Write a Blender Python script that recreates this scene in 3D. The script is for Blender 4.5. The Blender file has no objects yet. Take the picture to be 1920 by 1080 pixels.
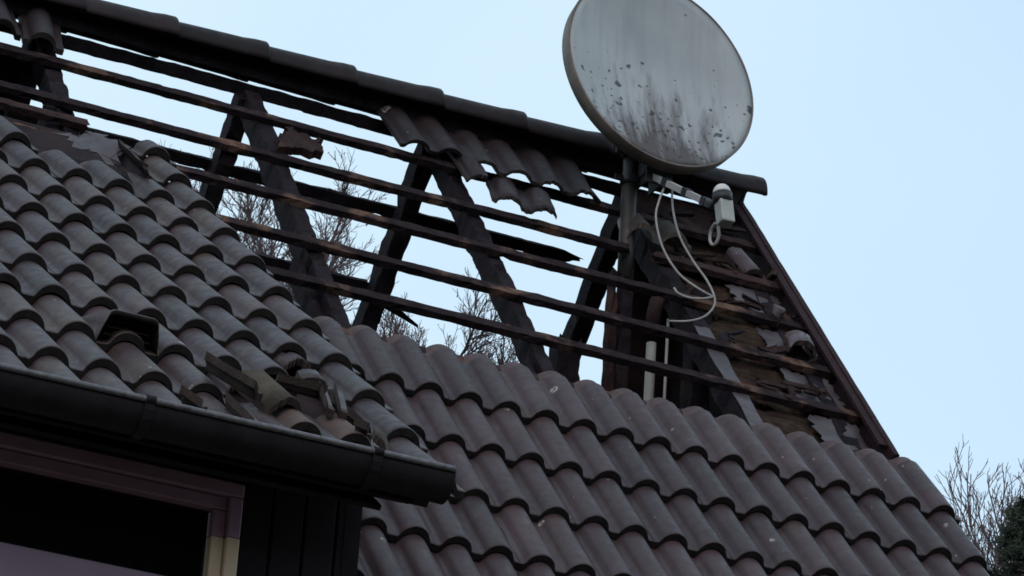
import bpy, math, random
import numpy as np
from mathutils import Vector, Matrix, noise as mnoise

# ------------------------------------------------------------------ camera, sky, sun, exposure
scn = bpy.context.scene
col = scn.collection
rng = random.Random(7)
PITCH = math.radians(50.0)          # main roof
CA, SA = math.cos(PITCH), math.sin(PITCH)
Z0 = 6.0                            # height of the lip line of the first intact tile course

cam_d = bpy.data.cameras.new('camera')
cam = bpy.data.objects.new('camera', cam_d)
col.objects.link(cam)
cam_d.sensor_width = 36.0
cam_d.lens = 6565.76 / 1920 * 36.0
cam_d.clip_start = 0.1
cam_d.clip_end = 3000
# camera axes in roof coordinates (along ridge, down slope, into roof)
_R = [[0.89410849, 0.23740125, -0.37975078], [0.22474653, 0.49559014, 0.83897521], [0.38737451, -0.83548253, 0.38975625]]
def _rw(a):
    return Vector((a[0], -a[1] * CA + a[2] * SA, -a[1] * SA - a[2] * CA))
_x, _y, _z = _rw(_R[0]), -_rw(_R[1]), -_rw(_R[2])
m = Matrix((( _x.x, _y.x, _z.x, -4.38416), (_x.y, _y.y, _z.y, -10.36268), (_x.z, _y.z, _z.z, 1.59124), (0, 0, 0, 1)))
cam.matrix_world = m
scn.camera = cam

world = bpy.data.worlds.new('World')
scn.world = world
world.use_nodes = True
wn, wl = world.node_tree.nodes, world.node_tree.links
wn.clear()
w_out = wn.new('ShaderNodeOutputWorld')
w_bg = wn.new('ShaderNodeBackground')
w_sky = wn.new('ShaderNodeTexSky')
w_sky.sky_type = 'NISHITA'
w_sky.sun_disc = False
w_sky.sun_elevation = math.radians(24)
w_sky.sun_rotation = math.radians(215)
w_sky.air_density = 1.0
w_sky.dust_density = 2.0
w_tc = wn.new('ShaderNodeTexCoord')
w_noise = wn.new('ShaderNodeTexNoise')
w_noise.inputs['Scale'].default_value = 2.6
w_noise.inputs['Detail'].default_value = 3.0
w_noise.inputs['Roughness'].default_value = 0.5
w_ramp = wn.new('ShaderNodeValToRGB')               # even overcast cloud sheet
w_ramp.color_ramp.elements[0].position = 0.34
w_ramp.color_ramp.elements[0].color = (6.3, 8.5, 10.7, 1)
w_ramp.color_ramp.elements[1].position = 0.66
w_ramp.color_ramp.elements[1].color = (8.1, 10.1, 11.1, 1)
w_mix = wn.new('ShaderNodeMix')
w_mix.data_type = 'RGBA'
w_mix.inputs[0].default_value = 0.90
wl.new(w_tc.outputs['Generated'], w_noise.inputs['Vector'])
wl.new(w_noise.outputs['Fac'], w_ramp.inputs['Fac'])
wl.new(w_sky.outputs['Color'], w_mix.inputs[6])
wl.new(w_ramp.outputs['Color'], w_mix.inputs[7])
wl.new(w_mix.outputs[2], w_bg.inputs['Color'])
w_bg.inputs['Strength'].default_value = 0.10
wl.new(w_bg.outputs['Background'], w_out.inputs['Surface'])

sun_d = bpy.data.lights.new('sun', 'SUN')
sun_d.energy = 0.9
sun_d.angle = math.radians(40)
sun_d.color = (1.0, 0.82, 0.78)
sun = bpy.data.objects.new('sun', sun_d)
col.objects.link(sun)
sun.rotation_euler = (math.radians(52), 0, math.radians(-35))

scn.view_settings.view_transform = 'Standard'
scn.view_settings.look = 'None'
scn.view_settings.exposure = 0.0
scn.view_settings.gamma = 1.0
scn.render.engine = 'CYCLES'
scn.cycles.filter_width = 1.7

# ------------------------------------------------------------------ helpers
def W(u, v, h=0.0):
    """roof point: u along ridge, v down the slope, h out of the tile plane"""
    return Vector((u, -v * CA - h * SA, Z0 - v * SA + h * CA))
E_U, E_V, E_H = Vector((1, 0, 0)), Vector((0, -CA, -SA)), Vector((0, -SA, CA))
APEX_Y, APEX_Z = 1.636, 7.825
def F(u, v, h=0.0):
    """the far slope, mirror image of the near one"""
    p = W(u, v, h)
    return Vector((p.x, 2 * APEX_Y - p.y, p.z))
F_V, F_H = Vector((0, CA, -SA)), Vector((0, SA, CA))
DPITCH = math.radians(36.84)
DC, DS = math.cos(DPITCH), math.sin(DPITCH)
DCOURSE = 0.3423
def D(u, r, h=0.0):
    """dormer roof point: r = course number (8 at the eaves)"""
    t = (r - 8.0) * DCOURSE
    return Vector((u, -2.1256 - t * DC - h * DS, 4.8527 - t * DS + h * DC))
D_V, D_H = Vector((0, -DC, -DS)), Vector((0, -DS, DC))

def new_mesh(name, verts, faces, mats, mat_idx=None, smooth=False):
    me = bpy.data.meshes.new(name)
    me.from_pydata([tuple(v) for v in verts], [], faces)
    for mt in (mats if isinstance(mats, (list, tuple)) else [mats]):
        me.materials.append(mt)
    if mat_idx is not None:
        me.polygons.foreach_set('material_index', mat_idx)
    if smooth is not False:
        sm = [True] * len(faces) if smooth is True else smooth
        me.polygons.foreach_set('use_smooth', sm)
    me.update()
    return me
def link(name, me, parent=None, mat=None):
    o = bpy.data.objects.new(name, me)
    col.objects.link(o)
    if parent is not None:
        o.parent = parent
    return o
def empty(name, loc=(0, 0, 0), parent=None):
    o = bpy.data.objects.new(name, None)
    o.empty_display_size = 0.2
    col.objects.link(o)
    o.location = loc
    if parent is not None:
        o.parent = parent
    return o
def tag(o, label=None, cat=None, group=None, kind=None):
    if label: o['label'] = label
    if cat: o['category'] = cat
    if group: o['group'] = group
    if kind: o['kind'] = kind
    return o

class MB:
    def __init__(self):
        self.v, self.f, self.mi, self.sm = [], [], [], []
    def add(self, verts, faces, mi=0, sm=False):
        b = len(self.v)
        self.v += [Vector(p) for p in verts]
        self.f += [tuple(i + b for i in fc) for fc in faces]
        self.mi += [mi] * len(faces)
        self.sm += [sm] * len(faces)
    def box(self, c, ax, ay, az, mi=0):
        """box from its centre and three half-axis vectors"""
        c = Vector(c)
        vs = [c + ax * i + ay * j + az * k for i in (-1, 1) for j in (-1, 1) for k in (-1, 1)]
        self.add(vs, [(0, 1, 3, 2), (4, 6, 7, 5), (0, 4, 5, 1), (2, 3, 7, 6), (0, 2, 6, 4), (1, 5, 7, 3)], mi)
    def tube(self, pts, rad, n=8, mi=0, cap=True, sm=True):
        pts = [Vector(p) for p in pts]
        b = len(self.v)
        prev = None
        for i, p in enumerate(pts):
            t = (pts[min(i + 1, len(pts) - 1)] - pts[max(i - 1, 0)]).normalized()
            if prev is None:
                a = Vector((0, 0, 1)) if abs(t.z) < 0.9 else Vector((1, 0, 0))
                prev = t.cross(a).normalized()
            prev = (prev - t * prev.dot(t)).normalized()
            bn = t.cross(prev)
            r = rad[i] if isinstance(rad, (list, tuple)) else rad
            for k in range(n):
                a = 2 * math.pi * k / n
                self.v.append(p + prev * (r * math.cos(a)) + bn * (r * math.sin(a)))
        for i in range(len(pts) - 1):
            for k in range(n):
                k2 = (k + 1) % n
                self.f.append((b + i * n + k, b + i * n + k2, b + (i + 1) * n + k2, b + (i + 1) * n + k))
                self.mi.append(mi); self.sm.append(sm)
        if cap:
            self.f.append(tuple(b + k for k in range(n - 1, -1, -1))); self.mi.append(mi); self.sm.append(False)
            e = b + (len(pts) - 1) * n
            self.f.append(tuple(e + k for k in range(n))); self.mi.append(mi); self.sm.append(False)
    def build(self, name, mats, parent=None):
        return link(name, new_mesh(name, self.v, self.f, mats, self.mi, self.sm), parent)

# ------------------------------------------------------------------ materials
class NT:
    def __init__(self, name, rough=0.7, spec=0.4, metal=0.0):
        self.mat = bpy.data.materials.new(name)
        self.mat.use_nodes = True
        self.t = self.mat.node_tree
        self.b = self.t.nodes['Principled BSDF']
        self.b.inputs['Roughness'].default_value = rough
        self.b.inputs['Specular IOR Level'].default_value = spec
        self.b.inputs['Metallic'].default_value = metal
        self._co = None
    def n(self, typ, **kw):
        x = self.t.nodes.new(typ)
        for k, v in kw.items():
            if k in x.inputs: x.inputs[k].default_value = v
            else: setattr(x, k, v)
        return x
    def l(self, a, b):
        self.t.links.new(a, b)
    def co(self, scale=(1, 1, 1), rnd=True):
        """object coordinates, shifted per object so that copies differ"""
        tc = self.n('ShaderNodeTexCoord')
        mp = self.n('ShaderNodeMapping')
        mp.inputs['Scale'].default_value = scale
        if rnd:
            oi = self.n('ShaderNodeObjectInfo')
            mu = self.n('ShaderNodeVectorMath', operation='SCALE')
            cx = self.n('ShaderNodeCombineXYZ', X=17.0, Y=9.0, Z=31.0)
            self.l(cx.outputs[0], mu.inputs[0]); self.l(oi.outputs['Random'], mu.inputs['Scale'])
            ad = self.n('ShaderNodeVectorMath', operation='ADD')
            self.l(tc.outputs['Object'], ad.inputs[0]); self.l(mu.outputs[0], ad.inputs[1])
            self.l(ad.outputs[0], mp.inputs['Vector'])
        else:
            self.l(tc.outputs['Object'], mp.inputs['Vector'])
        return mp.outputs[0]
    def noise(self, co, scale, detail=4, rough=0.55):
        x = self.n('ShaderNodeTexNoise', Scale=scale, Detail=detail, Roughness=rough)
        self.l(co, x.inputs['Vector'])
        return x.outputs['Fac']
    def ramp(self, fac, stops):
        r = self.n('ShaderNodeValToRGB')
        el = r.color_ramp.elements
        while len(el) < len(stops): el.new(0.5)
        for e, (p, c) in zip(el, stops):
            e.position = p
            e.color = (c[0], c[1], c[2], 1) if isinstance(c, (tuple, list)) else (c, c, c, 1)
        self.l(fac, r.inputs['Fac'])
        return r.outputs['Color']
    def mix(self, fac, a, b, mode='MIX'):
        x = self.n('ShaderNodeMix', data_type='RGBA', blend_type=mode)
        for s, i in ((fac, 0), (a, 6), (b, 7)):
            if isinstance(s, (int, float)): x.inputs[i].default_value = s
            elif isinstance(s, tuple): x.inputs[i].default_value = (*s, 1)
            else: self.l(s, x.inputs[i])
        return x.outputs[2]
    def math(self, op, a, b=0.0):
        x = self.n('ShaderNodeMath', operation=op)
        for s, i in ((a, 0), (b, 1)):
            if isinstance(s, (int, float)): x.inputs[i].default_value = s
            else: self.l(s, x.inputs[i])
        return x.outputs[0]
    def col(self, c):
        if isinstance(c, tuple): self.b.inputs['Base Color'].default_value = (*c, 1)
        else: self.l(c, self.b.inputs['Base Color'])
    def bump(self, h, strength=0.3, dist=0.01):
        x = self.n('ShaderNodeBump', Strength=strength, Distance=dist)
        self.l(h, x.inputs['Height']); self.l(x.outputs[0], self.b.inputs['Normal'])
    def rnd(self):
        return self.n('ShaderNodeObjectInfo').outputs['Random']

def tile_material(name, dark, light, moss, moss_amt, speck, spec=0.34):
    t = NT(name, 0.62, spec)
    co = t.co()
    base = t.ramp(t.noise(co, 7, 5), [(0.3, dark), (0.72, light)])
    tone = t.ramp(t.rnd(), [(0.0, 0.72), (0.5, 1.0), (1.0, 1.24)])
    c = t.mix(1.0, base, tone, 'MULTIPLY')
    fine = t.ramp(t.noise(co, 240, 3), [(0.25, 0.78), (0.75, 1.18)])
    c = t.mix(1.0, c, fine, 'MULTIPLY')
    # lichen film, more on some tiles than on others
    big = t.noise(co, 5.0, 6, 0.62)
    f = t.math('ADD', big, t.math('MULTIPLY', t.rnd(), moss_amt))
    c = t.mix(t.ramp(f, [(0.60, 0.0), (0.78, 0.75)]), c, moss)
    dk = t.noise(co, 9.0, 7, 0.7)
    c = t.mix(t.ramp(dk, [(0.54, 0.0), (0.72, 0.55)]), c, (0.016, 0.012, 0.011))
    # pale lichen specks and droppings
    vor = t.n('ShaderNodeTexVoronoi', Scale=speck)
    t.l(co, vor.inputs['Vector'])
    pick = t.n('ShaderNodeSeparateColor')
    t.l(vor.outputs['Color'], pick.inputs[0])
    sp = t.math('MULTIPLY', t.math('LESS_THAN', vor.outputs['Distance'], t.math('MULTIPLY', pick.outputs[1], 0.24)), t.math('GREATER_THAN', pick.outputs[0], 0.90))
    sp = t.math('MULTIPLY', sp, t.ramp(t.noise(co, 130, 2), [(0.4, 0.0), (0.6, 0.8)]))
    c = t.mix(sp, c, (0.42, 0.38, 0.37))
    v2 = t.n('ShaderNodeTexVoronoi', Scale=34.0)
    t.l(co, v2.inputs['Vector'])
    p2 = t.n('ShaderNodeSeparateColor')
    t.l(v2.outputs['Color'], p2.inputs[0])
    s2 = t.math('MULTIPLY', t.math('LESS_THAN', v2.outputs['Distance'], t.math('MULTIPLY', p2.outputs[1], 0.20)), t.math('GREATER_THAN', p2.outputs[0], 0.93))
    c = t.mix(t.math('MULTIPLY', s2, 0.6), c, (0.30, 0.26, 0.25))
    s3 = t.math('MULTIPLY', t.math('LESS_THAN', v2.outputs['Distance'], t.math('MULTIPLY', p2.outputs[2], 0.22)), t.math('LESS_THAN', p2.outputs[0], 0.06))
    c = t.mix(t.math('MULTIPLY', s3, 0.8), c, (0.018, 0.014, 0.013))
    t.col(c)
    t.l(t.ramp(t.noise(co, 30, 3), [(0.3, 0.42), (0.7, 0.62)]), t.b.inputs['Roughness'])
    t.bump(t.noise(co, 190, 4), 0.25, 0.004)
    return t.mat
M_TILE = tile_material('roof tile', (0.033, 0.0195, 0.0235), (0.053, 0.032, 0.0375), (0.047, 0.031, 0.026), 0.12, 11)
M_TILE_D = tile_material('dormer tile', (0.029, 0.018, 0.0215), (0.048, 0.031, 0.0355), (0.054, 0.035, 0.025), 0.22, 7)
M_SOOT_TILE = tile_material('sooted tile', (0.014, 0.0095, 0.011), (0.026, 0.018, 0.0205), (0.021, 0.0135, 0.013), 0.12, 5, 0.12)

t = NT('shade-dark tile lip', 0.9, 0.2)  # near-black colour paints in the shade on the down-facing front edges
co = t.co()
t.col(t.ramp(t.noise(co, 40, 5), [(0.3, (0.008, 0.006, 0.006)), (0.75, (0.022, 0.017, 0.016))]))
M_LIP_SHADE = t.mat
t = NT('tile fracture', 0.8, 0.3)
co = t.co()
t.col(t.ramp(t.noise(co, 22, 5), [(0.3, (0.028, 0.019, 0.018)), (0.7, (0.060, 0.041, 0.036))]))
t.bump(t.noise(co, 120, 4), 0.6, 0.006)
M_FRACT = t.mat
t = NT('tile underside', 0.85, 0.25)
co = t.co()
t.col(t.ramp(t.noise(co, 14, 4), [(0.3, (0.030, 0.023, 0.022)), (0.7, (0.052, 0.040, 0.037))]))
M_UNDER = t.mat
t = NT('unweathered tile', 0.75, 0.35)
co = t.co()
t.col(t.ramp(t.noise(co, 9, 5), [(0.3, (0.052, 0.034, 0.031)), (0.7, (0.090, 0.057, 0.049))]))
t.bump(t.noise(co, 150, 3), 0.3, 0.004)
M_RED = t.mat
t = NT('lichen crust', 0.9, 0.2)
co = t.co()
t.col(t.ramp(t.noise(co, 16, 6), [(0.3, (0.038, 0.031, 0.025)), (0.7, (0.078, 0.064, 0.047))]))
t.bump(t.noise(co, 90, 4), 0.5, 0.006)
M_LICH = t.mat

t = NT('sheltered tile head', 0.75, 0.3)
co = t.co()
t.col(t.ramp(t.noise(co, 22, 6, 0.65), [(0.3, (0.052, 0.036, 0.038)), (0.72, (0.098, 0.070, 0.070))]))
t.bump(t.noise(co, 150, 3), 0.3, 0.004)
M_NECK = t.mat
def char_material(name, dark, grey, brown, amount, stretch=(1, 1, 1), rough=0.62):
    t = NT(name, min(0.9, rough + 0.15), 0.07)
    co = t.co(stretch)
    c = t.ramp(t.noise(co, 14, 6, 0.6), [(0.30, dark), (0.72, grey)])
    patch = t.noise(co, 5.0, 4, 0.55)
    c = t.mix(t.ramp(patch, [(0.62 - amount, 0.0), (0.74 - amount, 0.85)]), c, brown)
    t.col(c)
    vor = t.n('ShaderNodeTexVoronoi', Scale=70.0, feature='DISTANCE_TO_EDGE')
    t.l(co, vor.inputs['Vector'])
    h = t.math('ADD', t.ramp(vor.outputs['Distance'], [(0.0, 0.0), (0.10, 1.0)]), t.noise(co, 60, 5))
    t.bump(h, 0.6, 0.006)
    return t.mat
M_CHAR = char_material('charred timber', (0.0085, 0.006, 0.0075), (0.027, 0.0205, 0.026), (0.028, 0.019, 0.020), 0.02, (1, 1, 1), 0.6)
M_BATTEN = char_material('scorched batten', (0.011, 0.007, 0.0085), (0.036, 0.024, 0.027), (0.160, 0.090, 0.064), 0.070, (1.0, 1, 1), 0.7)
M_BATTEN_L = char_material('smoked batten', (0.024, 0.014, 0.015), (0.066, 0.039, 0.038), (0.130, 0.072, 0.054), 0.06, (1.0, 1, 1), 0.7)
M_RUST = char_material('scorched board', (0.018, 0.010, 0.010), (0.046, 0.026, 0.025), (0.075, 0.043, 0.035), 0.06)
M_VERGE = char_material('painted verge board', (0.020, 0.010, 0.012), (0.040, 0.021, 0.024), (0.034, 0.019, 0.021), 0.0, (1, 1, 1), 0.5)

t = NT('soot', 0.9, 0.15)
co = t.co()
t.col(t.ramp(t.noise(co, 5, 5), [(0.3, (0.009, 0.005, 0.006)), (0.75, (0.032, 0.019, 0.020))]))
t.bump(t.noise(co, 30, 4), 0.5, 0.01)
M_SOOT = t.mat
t = NT('roofing membrane', 0.55, 0.4)
co = t.co()
c = t.ramp(t.noise(co, 6, 5), [(0.30, (0.030, 0.023, 0.027)), (0.68, (0.084, 0.067, 0.077))])
c = t.mix(t.ramp(t.noise(co, 13, 6, 0.65), [(0.54, 0.0), (0.68, 0.9)]), c, (0.022, 0.017, 0.016))
t.col(c)
t.bump(t.noise(co, 16, 4), 0.6, 0.012)
M_MEMB = t.mat
t = NT('scorched insulation', 0.95, 0.1)
co = t.co((1, 2.5, 2.5))
c = t.ramp(t.noise(co, 12, 6, 0.65), [(0.28, (0.016, 0.009, 0.009)), (0.52, (0.052, 0.032, 0.024)), (0.78, (0.115, 0.074, 0.050))])
t.col(c)
t.bump(t.noise(co, 24, 6, 0.7), 1.0, 0.03)
M_INS = t.mat

t = NT('painted steel dish', 0.55, 0.35)
co = t.co((1, 1, 1), False)
cov = t.co((9, 1, 0.9), False)
c = t.ramp(t.noise(co, 3, 4), [(0.3, (0.275, 0.292, 0.305)), (0.7, (0.355, 0.372, 0.38))])
tc = t.n('ShaderNodeTexCoord')
sx = t.n('ShaderNodeSeparateXYZ'); t.l(tc.outputs['Object'], sx.inputs[0])
low = t.ramp(t.math('ADD', t.math('MULTIPLY', sx.outputs['Y'], -1.15), 0.42), [(0.30, 0.0), (0.95, 1.0)])
# faint washed streaks over the whole bowl, heavier grime running to the bottom
strk = t.noise(t.co((8, 0.75, 1), False), 2.3, 5, 0.6)
c = t.mix(t.ramp(strk, [(0.48, 0.0), (0.72, 0.40)]), c, (0.20, 0.20, 0.205))
g2 = t.noise(t.co((6, 1.1, 1), False), 2.2, 6, 0.68)
midx = t.ramp(t.math('ABSOLUTE', t.math('ADD', sx.outputs['X'], 0.03)), [(0.10, 1.0), (0.40, 0.15)])
gr = t.ramp(t.math('ADD', g2, t.math('MULTIPLY', t.math('MULTIPLY', low, midx), 0.46)), [(0.62, 0.0), (0.88, 0.93)])
c = t.mix(gr, c, (0.060, 0.050, 0.052))
def spots(scale, thr, cut):
    v = t.n('ShaderNodeTexVoronoi', Scale=scale); v.inputs['Randomness'].default_value = 1.0
    wob = t.n('ShaderNodeTexNoise', Scale=38.0); t.l(co, wob.inputs['Vector'])
    mixv = t.n('ShaderNodeMix', data_type='VECTOR'); mixv.inputs[0].default_value = 0.035
    t.l(co, mixv.inputs[4]); t.l(wob.outputs['Color'], mixv.inputs[5])
    t.l(mixv.outputs[1], v.inputs['Vector'])
    sc = t.n('ShaderNodeSeparateColor'); t.l(v.outputs['Color'], sc.inputs[0])
    return t.math('MULTIPLY', t.math('LESS_THAN', v.outputs['Distance'], t.math('MULTIPLY', sc.outputs[1], thr)),
                  t.math('GREATER_THAN', t.math('ADD', sc.outputs[0], t.math('MULTIPLY', low, 0.50)), cut))
s1 = t.math('MAXIMUM', spots(21.0, 0.36, 0.955), spots(48.0, 0.48, 0.99))
c = t.mix(t.math('MULTIPLY', s1, 0.85), c, (0.030, 0.028, 0.030))
t.col(c)
t.l(t.ramp(gr, [(0, 0.5), (1, 0.85)]), t.b.inputs['Roughness'])
M_DISH = t.mat
t = NT('dish rim', 0.6, 0.35)
co = t.co((1, 1, 1), False)
t.col(t.ramp(t.noise(co, 9, 5), [(0.35, (0.090, 0.070, 0.058)), (0.65, (0.165, 0.138, 0.120))]))
M_RIM = t.mat
def flat(name, c0, c1, scale=20, rough=0.5, spec=0.4, metal=0.0, bump=0.0):
    t = NT(name, rough, spec, metal)
    co = t.co()
    n = t.noise(co, scale, 5)
    t.col(t.ramp(n, [(0.3, c0), (0.7, c1)]))
    if bump: t.bump(t.noise(co, scale * 3, 4), bump, 0.004)
    return t.mat
M_MAST = flat('galvanised mast', (0.016, 0.013, 0.012), (0.042, 0.033, 0.028), 24, 0.55, 0.5, 0.3, 0.3)
M_DARKMETAL = flat('dark bracket metal', (0.018, 0.016, 0.018), (0.06, 0.05, 0.055), 30, 0.5, 0.5, 0.2, 0.4)
M_ARM = flat('grey feed arm', (0.26, 0.25, 0.25), (0.36, 0.34, 0.34), 18, 0.5, 0.4)
M_LNB = flat('grey converter plastic', (0.26, 0.27, 0.25), (0.36, 0.36, 0.34), 14, 0.45, 0.4)
M_HORN = flat('pale feed cap', (0.46, 0.43, 0.42), (0.60, 0.57, 0.55), 20, 0.5, 0.4)
M_BLACK = flat('black plastic', (0.010, 0.010, 0.012), (0.024, 0.022, 0.024), 30, 0.5, 0.4)
M_CABLE = flat('grey cable', (0.22, 0.20, 0.20), (0.34, 0.31, 0.30), 30, 0.55, 0.4)
M_GUTTER = flat('weathered dark gutter', (0.007, 0.0048, 0.006), (0.014, 0.010, 0.012), 20, 0.6, 0.12, 0.0, 0.25)
M_BEAD_LIT = flat('lit gutter bead', (0.05, 0.045, 0.05), (0.13, 0.12, 0.13), 60, 0.45, 0.5, 0.3)  # lighter than the gutter: sky light on the bead put into its colour
M_CLAD = flat('dark cladding', (0.010, 0.006, 0.008), (0.018, 0.011, 0.014), 9, 0.7, 0.12, 0.0, 0.3)
M_FRAME = flat('brown window frame', (0.35, 0.18, 0.30), (0.43, 0.23, 0.36), 8, 0.5, 0.4)
M_JAMB = flat('cream window trim', (0.62, 0.43, 0.30), (0.72, 0.52, 0.38), 8, 0.55, 0.4)
M_BLIND = flat('pale window blind', (0.27, 0.18, 0.25), (0.32, 0.22, 0.29), 5, 0.7, 0.2)
M_WALL = flat('render wall', (0.30, 0.28, 0.25), (0.40, 0.37, 0.33), 6, 0.9, 0.2, 0.0, 0.4)
M_PIPE = flat('pale plastic pipe', (0.16, 0.155, 0.14), (0.24, 0.23, 0.21), 12, 0.5, 0.4)
M_BARK = flat('bark', (0.085, 0.062, 0.066), (0.150, 0.112, 0.116), 6, 0.9, 0.2)
M_LEAF = flat('withered leaf', (0.055, 0.038, 0.030), (0.10, 0.070, 0.050), 6, 0.8, 0.2)
M_NEEDLE = flat('dark evergreen needles', (0.022, 0.034, 0.026), (0.050, 0.066, 0.046), 5, 0.8, 0.2)
t = NT('grass', 0.95, 0.1)
co = t.co((1, 1, 1), False)
t.col(t.ramp(t.noise(co, 0.8, 8, 0.65), [(0.3, (0.040, 0.045, 0.026)), (0.7, (0.085, 0.085, 0.050))]))
M_GRASS = t.mat
t = NT('window glass', 0.04, 0.5)
t.col((0.004, 0.004, 0.005))
M_GLASS = t.mat

# ------------------------------------------------------------------ terrain
def ground_z(x, y):
    s = min(max((y - 9.0) / 28.0, 0.0), 1.0)
    return 8.0 * s * s * (3 - 2 * s) + 0.15 * mnoise.noise(Vector((x * 0.08, y * 0.08, 0)))
def make_ground():
    xs = np.concatenate([np.linspace(-900, -45, 8), np.linspace(-40, 60, 51), np.linspace(65, 900, 8)])
    ys = np.concatenate([np.linspace(-900, -45, 8), np.linspace(-40, 70, 56), np.linspace(80, 900, 8)])
    vs = [(x, y, ground_z(x, y) if -35 < x < 60 or y > 9 else 0) for y in ys for x in xs]
    n = len(xs)
    fs = [(j * n + i, j * n + i + 1, (j + 1) * n + i + 1, (j + 1) * n + i) for j in range(len(ys) - 1) for i in range(n - 1)]
    o = link('ground', new_mesh('ground', vs, fs, M_GRASS, smooth=True))
    tag(o, 'grassy ground rising to a slope behind the house', 'ground', kind='structure')
make_ground()

# ------------------------------------------------------------------ the house
house = empty('house', (0, 0, 0))
tag(house, 'fire-gutted house with open charred rafters and brown tiled roof', 'house')

# walls: front, rear, gable end (soot-black inside), all under the roof
EAVE_V = 2.55
ev = W(0, EAVE_V, -0.15)
FRONT_Y, BACK_Y = -1.42, 2 * APEX_Y + 1.42
X0, X1 = -3.55, 2.13
def wall_box(name, lo, hi, mat):
    mb = MB()
    c = (Vector(lo) + Vector(hi)) / 2
    h = (Vector(hi) - Vector(lo)) / 2
    mb.box(c, Vector((h.x, 0, 0)), Vector((0, h.y, 0)), Vector((0, 0, h.z)))
    return mb.build(name, mat, house)
wall_box('wall', (X0, FRONT_Y - 0.25, 0), (X1, FRONT_Y, ev.z), M_WALL)
wall_box('wall', (X0, BACK_Y, 0), (X1, BACK_Y + 0.25, ev.z), M_WALL)
def gable(x, th, mat_in, mat_out):
    # profile follows the rafters' underside
    mb = MB()
    pts = [(FRONT_Y - 0.25, 0.0), (BACK_Y + 0.25, 0.0)]
    b = W(0, 2.3, -0.26)
    top = APEX_Z - 0.30
    prof = pts + [(2 * APEX_Y - b.y, b.z), (APEX_Y, top), (b.y, b.z)]
    vs = [(x, y, z) for y, z in prof] + [(x + th, y, z) for y, z in prof]
    k = len(prof)
    mb.add(vs, [tuple(range(k))], 0)
    mb.add(vs, [tuple(range(2 * k - 1, k - 1, -1))], 1)
    for i in range(k):
        j = (i + 1) % k
        mb.add([vs[i], vs[j], vs[j + k], vs[i + k]], [(0, 1, 2, 3)], 1)
    return mb.build('gable_wall', [mat_in, mat_out], house)
gable(X1 - 0.22, 0.22, M_SOOT, M_WALL)
gable(X0, 0.22, M_WALL, M_SOOT)

# ---- timbers
def timber(name, A, B, wd, w, hd, h, mat, parent, seg=0.055, er=0.003, jagA=0.0, jagB=0.0, bow=0.004, taperB=0.0, seed=None):
    """sawn timber with burnt, nibbled edges; A..B is the axis, wd / hd the section directions"""
    r = random.Random(seed if seed is not None else rng.random())
    A, B = Vector(A), Vector(B)
    L = (B - A).length
    ax = (B - A) / L
    n = max(2, int(L / seg))
    ch = 0.07 * min(w, h)
    sec = [(-w/2 + ch, -h/2), (w/2 - ch, -h/2), (w/2, -h/2 + ch), (w/2, h/2 - ch), (w/2 - ch, h/2), (-w/2 + ch, h/2), (-w/2, h/2 - ch), (-w/2, -h/2 + ch)]
    off = r.random() * 100
    vs, fs = [], []
    for i in range(n + 1):
        s = i / n
        p = A + ax * (L * s)
        bx = mnoise.noise(Vector((s * L * 0.7, off, 0))) * bow
        by = mnoise.noise(Vector((s * L * 0.7, off + 9, 3))) * bow
        tp = 1.0
        if taperB and s > 1 - taperB: tp = 1.0 - 0.75 * (s - (1 - taperB)) / taperB
        for k, (a, b) in enumerate(sec):
            e = er * (mnoise.noise(Vector((s * L * 9, off + k * 3.7, 5))) * 1.3 - 0.3 + r.uniform(-.35, .35))
            if r.random() < 0.06: e -= er * r.uniform(1.0, 3.2)
            rr = math.hypot(a, b)
            a2, b2 = a * (1 + e / rr) * tp, b * (1 + e / rr) * tp
            q = p + wd * (a2 + bx) + hd * (b2 + by)
            if i == 0 and jagA: q += ax * r.uniform(-jagA, jagA * 0.3)
            if i == n and jagB: q += ax * r.uniform(-jagB * 0.3, jagB)
            vs.append(q)
    for i in range(n):
        for k in range(8):
            k2 = (k + 1) % 8
            fs.append((i * 8 + k, i * 8 + k2, (i + 1) * 8 + k2, (i + 1) * 8 + k))
    fs.append(tuple(range(7, -1, -1)))
    fs.append(tuple(n * 8 + k for k in range(8)))
    o = link(name, new_mesh(name, [v - A for v in vs], fs, mat), parent)
    o.location = A
    return o

# near rafters: outer face 11 cm under the tile crests
def near_rafter(u_right, v0, v1, w=0.065, d=0.10, mat=M_CHAR, **kw):
    c = u_right - w / 2
    return timber('rafter', W(c, v0, -0.114 - d / 2), W(c, v1, -0.112 - d / 2), E_U, w, E_H, d, mat, house, seg=0.035, er=0.008, bow=0.010, **kw)
for ur in (-3.45, -2.60, -1.745):
    near_rafter(ur, -2.36, -1.5)
near_rafter(-0.893, -2.36, 2.4, w=0.07, d=0.105)
near_rafter(-0.008, -2.36, 2.4, w=0.068, d=0.105)
near_rafter(0.828, -2.36, 2.4, w=0.064, d=0.095)
near_rafter(1.695, -2.30, 2.4, w=0.075, d=0.10)
near_rafter(2.13, -2.36, 2.4, w=0.08, d=0.10)
# a doubled piece nailed on two of them
timber('rafter_strap', W(0.74, -0.62, -0.18), W(0.74, 0.3, -0.18), E_U, 0.028, E_H, 0.08, M_CHAR, house, er=0.005, jagA=0.05)
timber('rafter_strap', W(-0.10, -1.02, -0.19), W(-0.10, 0.2, -0.19), E_U, 0.030, E_H, 0.09, M_CHAR, house, er=0.007, jagA=0.04)
timber('rafter_strap', W(-0.99, -1.72, -0.17), W(-0.99, -1.1, -0.17), E_U, 0.05, E_H, 0.08, M_CHAR, house, er=0.006, jagA=0.03)
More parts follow.
